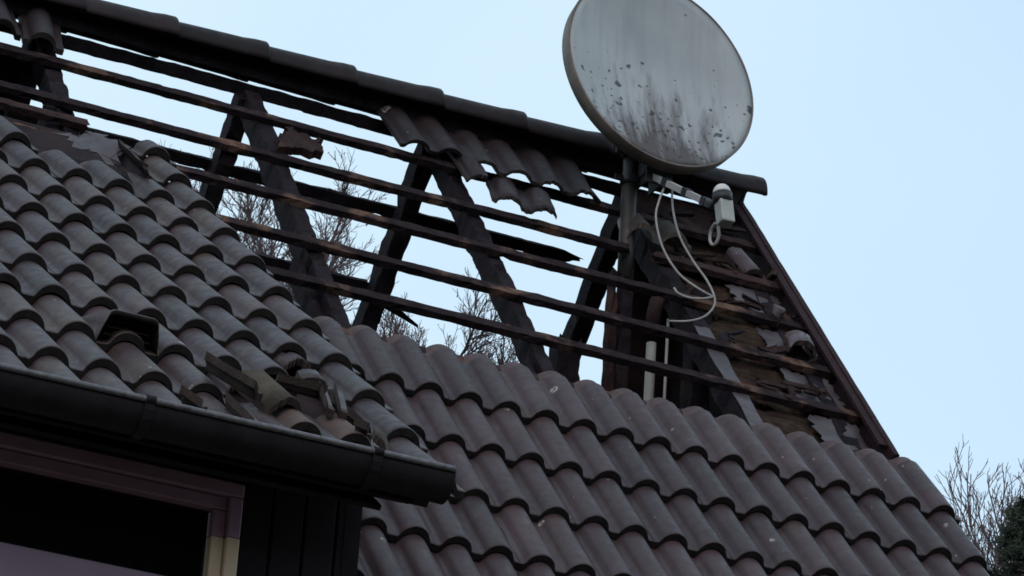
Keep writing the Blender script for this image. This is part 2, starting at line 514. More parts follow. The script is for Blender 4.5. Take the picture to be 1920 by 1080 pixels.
# far rafters
def far_rafter(u0, v1, w=0.08, d=0.10, **kw):
    c = u0 + w / 2
    return timber('rafter', F(c, -2.37, -0.112 - d / 2), F(c, v1, -0.112 - d / 2), E_U, w, F_H, d, M_CHAR, house, seg=0.035, er=0.008, bow=0.010, **kw)
for u0 in (-3.5, -2.65, -1.80):
    far_rafter(u0, 2.3)
far_rafter(-0.985, 2.3)
far_rafter(-0.102, 2.3, w=0.075)
far_rafter(0.712, 2.3, w=0.078)
far_rafter(1.637, 2.3, w=0.080)

# ridge plank the rafters lean on
timber('ridge_plank', Vector((-3.55, APEX_Y, APEX_Z + 0.008)), Vector((2.12, APEX_Y, APEX_Z + 0.008)), Vector((0, 1, 0)), 0.035, Vector((0, 0, 1)), 0.06, M_CHAR, house, er=0.003)

# near battens
BH = -0.097
def batten(v, u0, u1, mat=M_BATTEN, w=0.050, t_=0.030, h=BH, **kw):
    return timber('roof_batten', W(u0, v, h), W(u1, v, h), E_V, w, E_H, t_, mat, house, seg=0.030, er=0.0034, bow=0.005, **kw)
batten(-2.468, -3.5, 2.20, M_CHAR, h=-0.088)
batten(-2.085, -3.5, 1.52, jagB=0.03)
batten(-2.075, 1.62, 2.232, M_BATTEN_L, w=0.055, jagA=0.05, jagB=0.02)
batten(-1.740, -3.5, 1.46, M_BATTEN, jagB=0.03)
batten(-1.735, 1.62, 2.238, M_BATTEN_L, w=0.055, jagA=0.05, jagB=0.02)
batten(-1.590, -3.5, -0.875, M_BATTEN_L, jagB=0.02)
batten(-1.402, -3.5, 2.234, M_BATTEN)
batten(-1.060, -0.72, 2.240, M_BATTEN)
batten(-0.735, -0.72, 2.240, M_BATTEN)
for k in range(0, 8):
    batten(-0.395 + 0.338 * k, -0.72, 2.24, M_BATTEN_L)
# far battens
def fbatten(v, u0, u1, w=0.052, **kw):
    return timber('roof_batten', F(u0, v, BH), F(u1, v, BH), F_V, w, F_H, 0.032, M_CHAR, house, seg=0.030, er=0.0040, bow=0.005, **kw)
fbatten(-2.383, -3.5, 2.20)
fbatten(-2.042, -3.5, 1.585, jagB=0.04, taperB=0.010)
fbatten(-1.702, -3.5, 0.72, w=0.058)
timber('roof_batten', F(0.72, -1.70, BH), F(0.98, -1.60, BH), F_V, 0.055, F_H, 0.032, M_CHAR, house, er=0.004, jagB=0.03, taperB=0.7)
for k in range(8):
    fbatten(-1.36 + 0.34 * k, -3.5, 2.2)

# soot-black boarding still closing the far slope beyond the first far rafter
def sheet(name, pts, th, nrm, mat, parent, sub=10, rough=0.006, seed=1):
    """torn sheet or board: quad of four corners, jittered rim, slight buckling and real thickness"""
    r = random.Random(seed)
    a, b, c, d = [Vector(p) for p in pts]
    n = sub
    org = a.copy()
    top = []
    for j in range(n + 1):
        for i in range(n + 1):
            s, t_ = i / n, j / n
            p = (a * (1 - s) + b * s) * (1 - t_) + (d * (1 - s) + c * s) * t_
            edge = i in (0, n) or j in (0, n)
            k = rough * (2.2 if edge else 0.0)
            p = p + (b - a).normalized() * r.uniform(-k, k) + (d - a).normalized() * r.uniform(-k, k)
            p = p + nrm * (mnoise.noise(p * 7 + Vector((seed, 0, 0))) * rough * 2.0)
            top.append(p - org)
    bot = [p - nrm * th for p in top]
    m_ = n + 1
    N = m_ * m_
    fs, mi = [], []
    for j in range(n):
        for i in range(n):
            q = (j * m_ + i, j * m_ + i + 1, (j + 1) * m_ + i + 1, (j + 1) * m_ + i)
            fs.append(q); fs.append(tuple(x + N for x in reversed(q)))
    rim = [i for i in range(n)] + [j * m_ + n for j in range(n)] + [n * m_ + n - i for i in range(n)] + [(n - j) * m_ for j in range(n)]
    for i in range(len(rim)):
        p, q = rim[i], rim[(i + 1) % len(rim)]
        fs.append((p, p + N, q + N, q))
    o = link(name, new_mesh(name, top + bot, fs, mat, smooth=False), parent)
    o.location = org
    return o
sheet('far_boarding', [F(-3.5, -2.31, -0.10), F(-0.94, -2.31, -0.10), F(-0.94, -2.10, -0.10), F(-3.5, -2.10, -0.10)], 0.02, F_H, M_SOOT, house, 14, 0.010, 3)

# ------------------------------------------------------------------ roof tiles
TW, TL = 0.300, 0.420
ROLL_H, ROLL_W = 0.045, 0.053
def prof(x):
    z = -ROLL_H
    for cx in (0.075, 0.225):
        tt = abs(x - cx) / ROLL_W
        if tt < 1.0:
            s = max(0.0, 1 - tt ** 2.0) ** 0.60
            z = max(z, -ROLL_H + ROLL_H * s)
    dx = (x / 0.15 - round(x / 0.15)) * 0.15       # distance from the pan's middle
    if abs(dx) < 0.03:
        z -= 0.0025 * (1 - (dx / 0.03) ** 2)
    return z
def tile_mesh(name, mats, x0=0.0, x1=0.306, y0=0.0, y1=TL, seed=0, jag=(0, 0, 0, 0), nx=40, th=0.023):
    """interlocking concrete tile with two rolls; local x across, y up the slope, z out of the roof.
    jag = how ragged the left, right, lower, upper edge is (m)"""
    r = random.Random(seed)
    ys = [0.0, 0.005, 0.014, 0.10, 0.20, 0.30, 0.345, 0.3520, 0.3535, 0.3565, 0.358, 0.400, 0.410, 0.416, 0.420]
    ys = [y for y in ys if y0 < y < y1]
    ys = [y0] + ys + [y1]
    ny = len(ys)
    xs = [x0 + (x1 - x0) * i / nx for i in range(nx + 1)]
    off = seed * 3.1
    jl = [r.uniform(0, jag[0]) for _ in ys]; jr = [r.uniform(0, jag[1]) for _ in ys]
    jb = [0.55 * jag[2] * (mnoise.noise(Vector((x * 30, off, 0))) + 1) + r.uniform(0, jag[2] * 0.35) for x in xs]
    jt = [0.55 * jag[3] * (mnoise.noise(Vector((x * 30, off + 5, 0))) + 1) + r.uniform(0, jag[3] * 0.35) for x in xs]
    top, bot = [], []
    for j, y in enumerate(ys):
        for i, x in enumerate(xs):
            xx = x
            f = i / nx
            xx = min(max(xx, x0 + jl[j]), x1 - jr[j])
            lo, hi = y0 + jb[i], y1 - jt[i]
            yy = lo + (hi - lo) * (y - y0) / (y1 - y0) if (jag[2] or jag[3]) else y
            z = prof(xx)
            if yy > 0.355:                        # lowered neck that goes under the next course
                z = -ROLL_H + (z + ROLL_H) * 0.78 - 0.005
            if yy < 0.004 and y0 == 0 and jag[2] == 0: z -= 0.003
            if y1 >= TL and yy > 0.408: z -= (ROLL_H * 0.78 + z + ROLL_H * 0.22) * min(1.0, (yy - 0.408) / 0.012) ** 2 * 0.45
            z += 0.0010 * mnoise.noise(Vector((xx * 14, yy * 9, off)))
            top.append(Vector((xx, yy, z)))
            bot.append(Vector((xx, yy, z - th)))
    m_ = nx + 1
    N = m_ * ny
    fs, mi, sm = [], [], []
    for j in range(ny - 1):
        for i in range(nx):
            q = (j * m_ + i, j * m_ + i + 1, (j + 1) * m_ + i + 1, (j + 1) * m_ + i)
            fs.append(q); mi.append(4 if ys[j] > 0.356 and mats[0] is not M_SOOT_TILE else 0); sm.append(True)
            fs.append(tuple(x + N for x in reversed(q))); mi.append(1); sm.append(True)
    def strip(idx, k):
        for a, b in zip(idx[:-1], idx[1:]):
            fs.append((a, a + N, b + N, b)); mi.append(k); sm.append(False)
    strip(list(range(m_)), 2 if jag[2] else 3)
    strip([(ny - 1) * m_ + i for i in range(nx, -1, -1)], 2 if jag[3] else 0)
    strip([j * m_ for j in range(ny - 1, -1, -1)], 2 if jag[0] else 0)
    strip([j * m_ + nx for j in range(ny)], 2 if jag[1] else 0)
    cx, cy = (x0 + x1) / 2, y0
    # solid piece: face windings made consistent on a copy-free bmesh is not needed, Cycles is two-sided
    return new_mesh(name, top + bot, fs, list(mats) + [M_LIP_SHADE, M_NECK], mi, sm)
MT_MAIN = [tile_mesh('roof_tile', [M_TILE, M_UNDER, M_FRACT], seed=k) for k in range(4)]
MT_DORM = [tile_mesh('roof_tile', [M_TILE_D, M_UNDER, M_FRACT], seed=10 + k) for k in range(4)]
MT_SOOT = [tile_mesh('roof_tile', [M_SOOT_TILE, M_UNDER, M_UNDER], seed=20 + k) for k in range(2)]
TILT = math.atan(0.030 / 0.338)
def put_main(me, u_left, v_lip, parent, h=0.0, rz=0.0, rx=0.0, name='roof_tile', ry=0.0):
    o = link(name, me, parent)
    o.matrix_basis = Matrix.Translation(W(u_left, v_lip, h)) @ Matrix.Rotation(PITCH - TILT + rx, 4, 'X') @ Matrix.Rotation(rz, 4, 'Z') @ Matrix.Rotation(ry, 4, 'Y')
    return o
def put_dorm(me, u_left, row, parent, h=0.0, rz=0.0, rx=0.0, name='roof_tile', ry=0.0):
    o = link(name, me, parent)
    o.matrix_basis = Matrix.Translation(D(u_left, row, h)) @ Matrix.Rotation(DPITCH - TILT + rx, 4, 'X') @ Matrix.Rotation(rz, 4, 'Z') @ Matrix.Rotation(ry, 4, 'Y')
    return o

def at_origin(o):
    o.data.transform(Matrix.Translation(o.location)); o.location = (0, 0, 0)
    return o
# roofing felt under the surviving courses of the main slope
main_roof = sheet('main_roof', [W(-0.70, -0.22, -0.118), W(2.2, -0.22, -0.118), W(2.2, EAVE_V, -0.118), W(-0.70, EAVE_V, -0.118)], 0.01, E_H, M_SOOT, house, 12, 0.001, 6)
at_origin(main_roof)
for row in range(0, 8):
    for k in range(10):
        ul = 2.025 - 0.300 * k
        put_main(rng.choice(MT_MAIN), ul + rng.uniform(-.0012, .0012), 0.3383 * row + rng.uniform(-.003, .003), main_roof, rng.uniform(-.0015, .0015), rng.uniform(-.005, .005))
def slump(me, f=0.66):
    me = me.copy()
    me.transform(Matrix.Diagonal((1, 1, f, 1)))
    return me
# sooted remnants of the topmost courses under the ridge
put_main(slump(MT_SOOT[0]), 0.525, -2.085, main_roof, -0.016, 0.05, 0.02)
put_main(slump(tile_mesh('roof_tile', [M_SOOT_TILE, M_UNDER, M_UNDER], jag=(0.012, 0.0, 0.012, 0), seed=30)), 0.815, -2.035, main_roof, -0.008, -0.035, -0.02)
put_main(slump(tile_mesh('roof_tile', [M_SOOT_TILE, M_UNDER, M_UNDER], jag=(0, 0.05, 0.045, 0), seed=31)), 1.118, -2.015, main_roof, -0.020, -0.05, 0.02)
put_main(slump(tile_mesh('roof_tile', [M_SOOT_TILE, M_UNDER, M_UNDER], x0=0.0, x1=0.10, y0=0.0, y1=0.30, jag=(0.01, 0.02, 0.03, 0.02), seed=34)), 0.775, -1.90, main_roof, -0.02, 0.06, 0.05)
o = put_main(slump(tile_mesh('roof_tile', [M_SOOT_TILE, M_UNDER, M_UNDER], x0=0.0, x1=0.29, y0=0.02, y1=0.34, jag=(0.01, 0.02, 0.05, 0.02), seed=33)), 0.845, -1.735, main_roof, -0.012, -0.20, -0.05)
o['label'] = 'broken brown tile hanging below the sooted ones, lower edge snapped off'
for ul, dv in ((-1.375, -0.10), (-1.68, 0.0), (-1.98, 0.0), (-2.28, 0), (-2.58, 0), (-2.88, 0), (-3.18, 0), (-3.48, 0)):
    put_main(rng.choice(MT_SOOT), ul, -2.055 + dv, main_roof, 0.0, rng.uniform(-.01, .01))
put_main(tile_mesh('roof_tile', [M_SOOT_TILE, M_UNDER, M_UNDER], x0=0.0, x1=0.165, jag=(0, 0.004, 0.006, 0), seed=36), -1.065, -2.125, main_roof, 0.0, -0.10)
# a tile left on its batten below the dish, seen from its open lower end
o = put_main(tile_mesh('roof_tile', [M_UNDER, M_UNDER, M_RIM], jag=(0.03, 0.02, 0.02, 0.03), y1=0.20, seed=38), 1.46, -1.80, main_roof, 0.006, -0.06, -0.10)
o['label'] = 'pale-edged broken tile left on a batten below the dish'

# ridge caps, each lapping over the next
def ridge_cap(u0, u1, r0, r1, yaw=0.0, mat=M_SOOT_TILE, jag=0.0, seed=0):
    r = random.Random(seed)
    nseg, na = 9, 20
    vs, fs, mi, sm = [], [], [], []
    us = [0.0, 0.03, 0.12, 0.22, 0.31, 0.36, 0.385, 0.402, 0.408]
    L = u1 - u0
    for inner in (0, 1):
        for i, uu in enumerate(us):
            s = uu / us[-1]
            rad = r0 + (r1 - r0) * s
            if 0.34 < uu: rad += 0.005
            if i == len(us) - 1: rad -= 0.004
            rad -= 0.014 * inner
            for k in range(na + 1):
                a = math.pi * k / na
                x = L * s
                if jag and i == len(us) - 1: x -= r.uniform(0, jag)
                # flattened sides, rounded crown
                cy, cz = math.cos(a), math.sin(a)
                e = 0.88
                yy = math.copysign(abs(cy) ** e, cy) * rad
                zz = abs(cz) ** e * rad
                vs.append(Vector((x, yy, zz + 0.0015 * mnoise.noise(Vector((x * 9, yy * 20, seed))))))
    m_ = na + 1
    N = m_ * nseg
    for i in range(nseg - 1):
        for k in range(na):
            q = (i * m_ + k, i * m_ + k + 1, (i + 1) * m_ + k + 1, (i + 1) * m_ + k)
            fs.append(q); mi.append(0); sm.append(True)
            fs.append(tuple(x + N for x in reversed(q))); mi.append(1); sm.append(True)
    for k in range(na):
        for i in (0, nseg - 1):
            fs.append((i * m_ + k, i * m_ + k + 1, i * m_ + k + 1 + N, i * m_ + k + N)); mi.append(0 if not jag else 2); sm.append(False)
    for i in range(nseg - 1):
        for k in (0, na):
            fs.append((i * m_ + k, i * m_ + k + N, (i + 1) * m_ + k + N, (i + 1) * m_ + k)); mi.append(0); sm.append(False)
    o = link('ridge_tile', new_mesh('ridge_tile', vs, fs, [mat, M_UNDER, M_FRACT], mi, sm), house)
    o.location = (u0, APEX_Y, 7.846)
    o.rotation_euler = (0, 0, yaw)
    return o
joints = [-0.405 - 0.39 * k for k in range(8, 0, -1)] + [-0.405, -0.013, 0.374, 0.766, 1.151, 1.545, 1.935]
for i, ju in enumerate(joints):
    ridge_cap(ju - 0.43, ju, 0.104, 0.116, rng.uniform(-.006, .006), M_SOOT_TILE, 0.0, i)
ridge_cap(1.935 - 0.06, 2.30, 0.102, 0.112, -0.01, M_SOOT_TILE, 0.03, 50)

# ------------------------------------------------------------------ the gable end of the near slope: felt, insulation, boards
timber('verge_board', W(2.213, -2.43, -0.13), W(2.213, -0.405, -0.13), E_U, 0.026, E_H, 0.16, M_VERGE, house, er=0.0012, bow=0.003)
timber('verge_board', W(2.213, -0.40, -0.185), W(2.213, 2.5, -0.185), E_U, 0.026, E_H, 0.16, M_VERGE, house, er=0.0012, bow=0.003)
timber('verge_trim', W(2.180, -2.40, -0.062), W(2.180, -0.47, -0.062), E_U, 0.036, E_H, 0.014, M_VERGE, house, er=0.001, bow=0.002)
timber('verge_board', F(2.213, -2.43, -0.13), F(2.213, 2.4, -0.13), E_U, 0.026, F_H, 0.16, M_VERGE, house, er=0.0012, bow=0.003)
def uvq(u0, v0, u1, v1, h, sk=0.0):
    return [W(u0, v0, h), W(u1, v0, h), W(u1 + sk, v1, h), W(u0 + sk, v1, h)]
sid = 100
for (u0, v0, u1, v1) in ((1.70, -2.32, 2.13, -2.05), (1.71, -2.04, 2.12, -1.76), (1.72, -1.74, 2.02, -1.40), (1.71, -1.39, 1.98, -1.07), (1.70, -1.06, 1.985, -0.74), (1.71, -0.73, 2.0, -0.30)):
    sid += 1
    sheet('insulation_board', uvq(u0, v0, u1, v1, -0.145), 0.05, E_H, M_INS, house, 22, 0.014, sid)
for (u0, v0, u1, v1, h) in ((2.035, -2.0, 2.165, -1.75, -0.125), (1.93, -1.70, 2.165, -1.44, -0.120), (1.96, -1.37, 2.165, -1.09, -0.122), (1.94, -1.03, 2.165, -0.765, -0.116), (1.96, -0.70, 2.165, -0.28, -0.12)):
    sid += 1
    sheet('roofing_membrane', uvq(u0, v0, u1, v1, h, rng.uniform(-.01, .03)), 0.003, E_H, M_MEMB, house, 16, 0.0060, sid)
sheet('backing_sheet', uvq(1.70, -2.36, 2.13, -0.2, -0.205), 0.006, E_H, M_SOOT, house, 12, 0.003, 160)
# burnt splinters and rags of insulation clinging to the battens
r_ = random.Random(21)
for k in range(48):
    vb = r_.choice((-2.07, -1.735, -1.40, -1.06, -0.735))
    u = r_.uniform(1.70, 2.13)
    v = vb - r_.uniform(0.03, 0.16)
    a = r_.uniform(-0.6, 0.6) if r_.random() < 0.6 else r_.uniform(1.0, 2.0)
    dv = (E_U * math.cos(a) + E_V * math.sin(a)).normalized()
    dv = (dv + E_H * r_.uniform(-.25, .35)).normalized()
    wd = dv.cross(E_H).normalized()
    L = r_.uniform(0.04, 0.15)
    p = W(u, v, -0.108 + r_.uniform(-.012, .022))
    timber('splinter', p - dv * L / 2, p + dv * L / 2, wd, r_.uniform(.012, .040), E_H, r_.uniform(.008, .018), r_.choice((M_RUST, M_CHAR, M_INS, M_RUST, M_CHAR)), house, seg=0.02, er=0.006, jagA=0.02, jagB=0.03, bow=0.012)
timber('post', Vector((1.497, 1.249, 5.2)), Vector((1.497, 1.249, 7.20)), Vector((1, 0, 0)), 0.055, Vector((0, 1, 0)), 0.055, M_CHAR, house, er=0.006)
timber('post', Vector((1.452, 1.262, 5.6)), Vector((1.452, 1.262, 7.16)), Vector((1, 0, 0)), 0.034, Vector((0, 1, 0)), 0.05, M_RUST, house, er=0.006, jagB=0.05)
# wide scorched board nailed above the top batten, from the dish to the verge
sheet('scorched_board', uvq(1.64, -2.41, 2.17, -2.12, -0.122), 0.022, E_H, M_RUST, house, 14, 0.004, 131)
sheet('scorched_board', uvq(1.74, -1.86, 2.02, -1.765, -0.112, 0.03), 0.018, E_H, M_RUST, house, 12, 0.010, 132)
sheet('roofing_membrane', uvq(1.622, -1.22, 1.693, -0.28, -0.108), 0.003, E_H, M_MEMB, house, 12, 0.003, 133)
# interior: posts and an inner board wall behind the open corner
timber('post', Vector((1.72, 1.02, 5.0)), Vector((1.72, 1.02, 7.05)), Vector((1, 0, 0)), 0.09, Vector((0, 1, 0)), 0.09, M_CHAR, house, er=0.006, jagB=0.05)
timber('post', Vector((1.40, 1.55, 5.0)), Vector((1.40, 1.55, 6.92)), Vector((1, 0, 0)), 0.11, Vector((0, 1, 0)), 0.09, M_CHAR, house, er=0.012, jagB=0.08)
def inner_wall():
    r = random.Random(5)
    x = 1.715
    i = 0
    while x < 1.905:
        w = min(r.uniform(0.07, 0.11), 1.91 - x)
        top = 7.56 + r.uniform(-0.06, 0.03)
        y = 1.60 + r.uniform(-.006, .006)
        sheet('inner_board', [Vector((x, y, top)), Vector((x + w - 0.001, y, top - r.uniform(-.04, .04))), Vector((x + w - 0.001, y, 5.2)), Vector((x, y, 5.2))], 0.02, Vector((0, -1, 0)), M_SOOT, house, 10, 0.004, 140 + i)
        x += w; i += 1
inner_wall()
mb = MB(); mb.tube([Vector((1.535, 1.06, 5.6)), Vector((1.535, 1.06, 6.83))], 0.020, 12); mb.build('vent_pipe', M_PIPE, house)
mb = MB(); mb.tube([Vector((1.535, 1.06, 6.90)), Vector((1.545, 1.07, 6.96)), Vector((1.57, 1.10, 7.03)), Vector((1.60, 1.12, 7.06))], 0.030, 10); mb.build('pipe_elbow', M_RUST, house)
mb = MB(); mb.tube([Vector((1.60, 1.05, 5.6)), Vector((1.60, 1.05, 6.3)), Vector((1.605, 1.06, 6.95))], 0.006, 6); mb.build('wire', M_CABLE, house)

# ------------------------------------------------------------------ dormer
DU0, DU1 = -3.659, -0.659
CHEEK = -0.745
WALL_Y = -1.60
dormer_roof = sheet('dormer_roof', [D(DU0 + 0.05, -3.3, -0.115), D(CHEEK + 0.02, -3.3, -0.115), D(CHEEK + 0.02, 7.85, -0.115), D(DU0 + 0.05, 7.85, -0.115)], 0.018, D_H, M_SOOT, house, 10, 0.001, 60)
at_origin(dormer_roof)
for row in range(-3, 9):
    for k in range(10):
        ul = DU1 - 0.300 * (k + 1)
        if row <= -2 and k < 3: continue
        if row == -1 and k in (0, 1): continue
        if row == 6 and k == 0: continue
        if row == 7 and k == 1: continue
        if row == 7 and k == 0: continue
        if row == 6 and k == 2: continue
        put_dorm(rng.choice(MT_DORM), ul + rng.uniform(-.0015, .0015), row + rng.uniform(-.01, .01), dormer_roof, rng.uniform(-.002, .002), rng.uniform(-.007, .007))
def cut(seed, mats=None, **kw):
    return tile_mesh('roof_tile', mats or [M_TILE_D, M_UNDER, M_FRACT], seed=seed, **kw)
RED3 = [M_RED, M_UNDER, M_FRACT]
# right-hand roll halves that survive along the dormer's edge
put_dorm(cut(41, x0=0.14, jag=(0.012, 0, 0, 0)), -0.959, -1, dormer_roof)
put_dorm(cut(42, x0=0.15, y1=0.16, jag=(0.012, 0, 0, 0.03)), -0.959, -2, dormer_roof, 0.006)
put_dorm(cut(43, x0=0.12, jag=(0.02, 0, 0, 0)), -0.959, 6, dormer_roof)
put_dorm(cut(44, x0=0.10, jag=(0.02, 0, 0, 0)), -0.959, 7, dormer_roof)
put_dorm(cut(46, x0=0.0, x1=0.12, y0=0.20, jag=(0.0, 0.02, 0.05, 0.0)), -0.959, 6, dormer_roof, 0.0)
put_dorm(cut(49, x0=0.0, x1=0.10, y0=0.10, jag=(0.02, 0.03, 0.04, 0.0)), -1.259, 7, dormer_roof)
# ventilation tile: left roll replaced by a raised hood with a louvred mouth
vt = put_dorm(cut(53), -1.559, 6, dormer_roof)
vt['label'] = 'ventilation tile with a raised hood and dark louvred mouth'
def vent_hood():
    x0, x1 = -0.022, 0.168
    xs = [x0 + (x1 - x0) * i / 16 for i in range(17)]
    def top(x, y):
        t_ = (x - x0) / (x1 - x0)
        e = min(t_, 1 - t_) * 2
        s_ = min(1.0, e / 0.32)
        s_ = math.sin(s_ * math.pi / 2)
        lift = max(0.0, 1 - (y - 0.03) / 0.27) ** 0.9
        return -ROLL_H - 0.012 + (0.046 + ROLL_H + 0.012) * s_ * (0.35 + 0.65 * lift) - 0.02 * (1 - lift)
    ys = [0.0, 0.006, 0.05, 0.12, 0.19, 0.25, 0.30]
    mb = MB()
    vs = [Vector((x, y, top(x, y) + (0 if j else -0.003))) for j, y in enumerate(ys) for x in xs]
    vs += [Vector((x, y + (0.0 if y else 0.0), top(x, y) - 0.016)) for y in ys for x in xs]
    m_, N = 17, 17 * len(ys)
    fs, mi = [], []
    for j in range(len(ys) - 1):
        for i in range(16):
            q = (j * m_ + i, j * m_ + i + 1, (j + 1) * m_ + i + 1, (j + 1) * m_ + i)
            fs.append(q); mi.append(0)
            fs.append(tuple(a + N for a in reversed(q))); mi.append(1)
    for i in range(16):
        fs.append((i, i + N, i + 1 + N, i + 1)); mi.append(1)
    for j in range(len(ys) - 1):
        for i in (0, 16):
            fs.append((j * m_ + i, j * m_ + i + N, (j + 1) * m_ + i + N, (j + 1) * m_ + i)); mi.append(0)
    me = new_mesh('vent_hood', vs, fs, [M_TILE_D, M_LIP_SHADE], mi, [True] * len(fs))
    h = link('vent_hood', me, dormer_roof)
    h.matrix_basis = vt.matrix_basis.copy()
    for k in range(3):
        b = MB()
        b.box(Vector((0.073, 0.035 + 0.006 * k, -0.030 + 0.021 * k)), Vector((0.070 - 0.006 * k, 0, 0)), Vector((0, 0.012, -0.006)), Vector((0, 0.001, 0.002)))
        o = b.build('louvre', M_LIP_SHADE, dormer_roof)
        o.matrix_basis = vt.matrix_basis.copy()
vent_hood()
# edge course: dark lining under the broken courses
# cheek wall of the dormer (triangle between the two slopes) and front wall
def dormer_walls():
    mb = MB()
    p = [D(CHEEK, -3.3, -0.12), D(CHEEK, 7.0, -0.12)]
    yw = WALL_Y
    # front top z where the deck meets the wall plane
    ztop = 4.8527 + (yw + 2.1256) * math.tan(DPITCH) - 0.16
    vb = -yw / CA
    zb = Z0 - (yw / -CA) * SA - 0.1
    tri = [W(CHEEK, -1.45, -0.14), Vector((CHEEK, yw, ztop)), Vector((CHEEK, yw, zb))]
    tri2 = [q + Vector((-0.05, 0, 0)) for q in tri]
    mb.add(tri + tri2, [(0, 1, 2), (5, 4, 3), (0, 3, 4, 1), (1, 4, 5, 2), (2, 5, 3, 0)])
    mb.build('dormer_cheek', M_CLAD, house)
    return ztop, zb
ZT, ZB = dormer_walls()
# front wall: dark upright boards beside and a lintel over the window
front = empty('dormer_front', (0, 0, 0), house)
def board(x0, x1, z0, z1, y, th=0.022, mat=M_CLAD, parent=None, name='cladding_board'):
    mb = MB()
    b = 0.004
    vs = [(x0, y + th, z0), (x1, y + th, z0), (x1, y + th, z1), (x0, y + th, z1), (x0, y + b, z0), (x1, y + b, z0), (x1, y + b, z1), (x0, y + b, z1),
          (x0 + b, y, z0), (x1 - b, y, z0), (x1 - b, y, z1), (x0 + b, y, z1)]
    mb.add(vs, [(8, 9, 10, 11), (4, 8, 11, 7), (9, 5, 6, 10), (0, 4, 7, 3), (5, 1, 2, 6), (3, 7, 11, 10, 6, 2), (0, 1, 5, 9, 8, 4), (1, 0, 3, 2)])
    return mb.build(name, mat, parent or house)
bk = MB(); bk.box(Vector(((-1.10 + CHEEK) / 2, WALL_Y + 0.037, (ZB + ZT) / 2)), Vector(((CHEEK + 1.10) / 2 - 0.004, 0, 0)), Vector((0, 0.010, 0)), Vector((0, 0, (ZT - ZB) / 2))); bk.build('backing_board', M_CLAD, front)
x = -1.112
while x < CHEEK - 0.03:
    w = min(0.098, CHEEK - 0.002 - x)
    board(x, x + w - 0.005, ZB, ZT, WALL_Y + rng.uniform(0, .003), parent=front)
    x += 0.098
zz = 4.885
while zz < ZT:
    board(-3.5, -1.10, zz, min(zz + 0.115, ZT), WALL_Y + rng.uniform(0, .003), parent=front)
    zz += 0.12
# soffit boards under the overhanging eaves
for i in range(5):
    r0 = 8.0 - 0.02 - i * 0.36
    sheet('soffit_board', [D(DU0 + 0.1, r0 - 0.345, -0.145), D(CHEEK - 0.02 if i else -0.87, r0 - 0.345, -0.145), D(CHEEK - 0.02 if i else -0.87, r0, -0.145), D(DU0 + 0.1, r0, -0.145)], 0.014, D_H, M_CLAD, front, 6, 0.001, 70 + i)
mb = MB(); mb.box(Vector(((DU0 + CHEEK) / 2, -2.055, 4.805)), Vector(((CHEEK - DU0) / 2 - 0.05, 0, 0)), Vector((0, 0.012, 0)), Vector((0, 0, 0.045))); mb.build('fascia_board', M_CLAD, front)

# window in the dormer front
WX0, WX1, WZ1, WZ0 = -2.85, -1.114, 4.872, 4.12
win = empty('window', (WX1, WALL_Y, WZ0), house)
def part_box(name, lo, hi, mat, parent, off):
    mb = MB()
    lo, hi = Vector(lo) - Vector(off), Vector(hi) - Vector(off)
    c, h = (lo + hi) / 2, (hi - lo) / 2
    mb.box(c, Vector((h.x, 0, 0)), Vector((0, h.y, 0)), Vector((0, 0, h.z)))
    o = mb.build(name, mat, parent)
    bv = o.modifiers.new('bevel', 'BEVEL'); bv.width = 0.004; bv.segments = 2
    return o
WO = (WX1, WALL_Y, WZ0)
yf = WALL_Y
part_box('frame_head', (WX0, yf - 0.020, WZ1 - 0.040), (WX1, yf + 0.05, WZ1), M_FRAME, win, WO)
part_box('sash_rail', (WX0 + 0.045, yf - 0.004, WZ1 - 0.080), (WX1 - 0.0415, yf + 0.05, WZ1 - 0.042), M_FRAME, win, WO)
ZJ = 4.713
part_box('frame_jamb', (WX1 - 0.040, yf - 0.0185, ZJ), (WX1, yf + 0.05, WZ1 - 0.0415), M_FRAME, win, WO)
part_box('sash_stile', (WX1 - 0.080, yf - 0.003, ZJ), (WX1 - 0.0415, yf + 0.05, WZ1 - 0.0815), M_FRAME, win, WO)
o = part_box('frame_jamb', (WX1 - 0.040, yf - 0.019, WZ0), (WX1, yf + 0.05, ZJ - 0.001), M_JAMB, win, WO); o['label'] = 'cream lower part of the window jamb'
o = part_box('sash_stile', (WX1 - 0.080, yf - 0.0035, WZ0), (WX1 - 0.0415, yf + 0.05, ZJ - 0.001), M_JAMB, win, WO)
part_box('frame_jamb', (WX0, yf - 0.018, WZ0), (WX0 + 0.042, yf + 0.05, WZ1 - 0.0415), M_FRAME, win, WO)
part_box('window_sill', (WX0 - 0.02, yf - 0.05, WZ0 - 0.035), (WX1 + 0.02, yf + 0.05, WZ0 - 0.002), M_FRAME, win, WO)
part_box('pane', (WX0 + 0.043, yf + 0.030, 4.577), (WX1 - 0.081, yf + 0.036, WZ1 - 0.081), M_GLASS, win, WO)
part_box('blind', (WX0 + 0.043, yf + 0.020, WZ0), (WX1 - 0.081, yf + 0.034, 4.575), M_BLIND, win, WO)

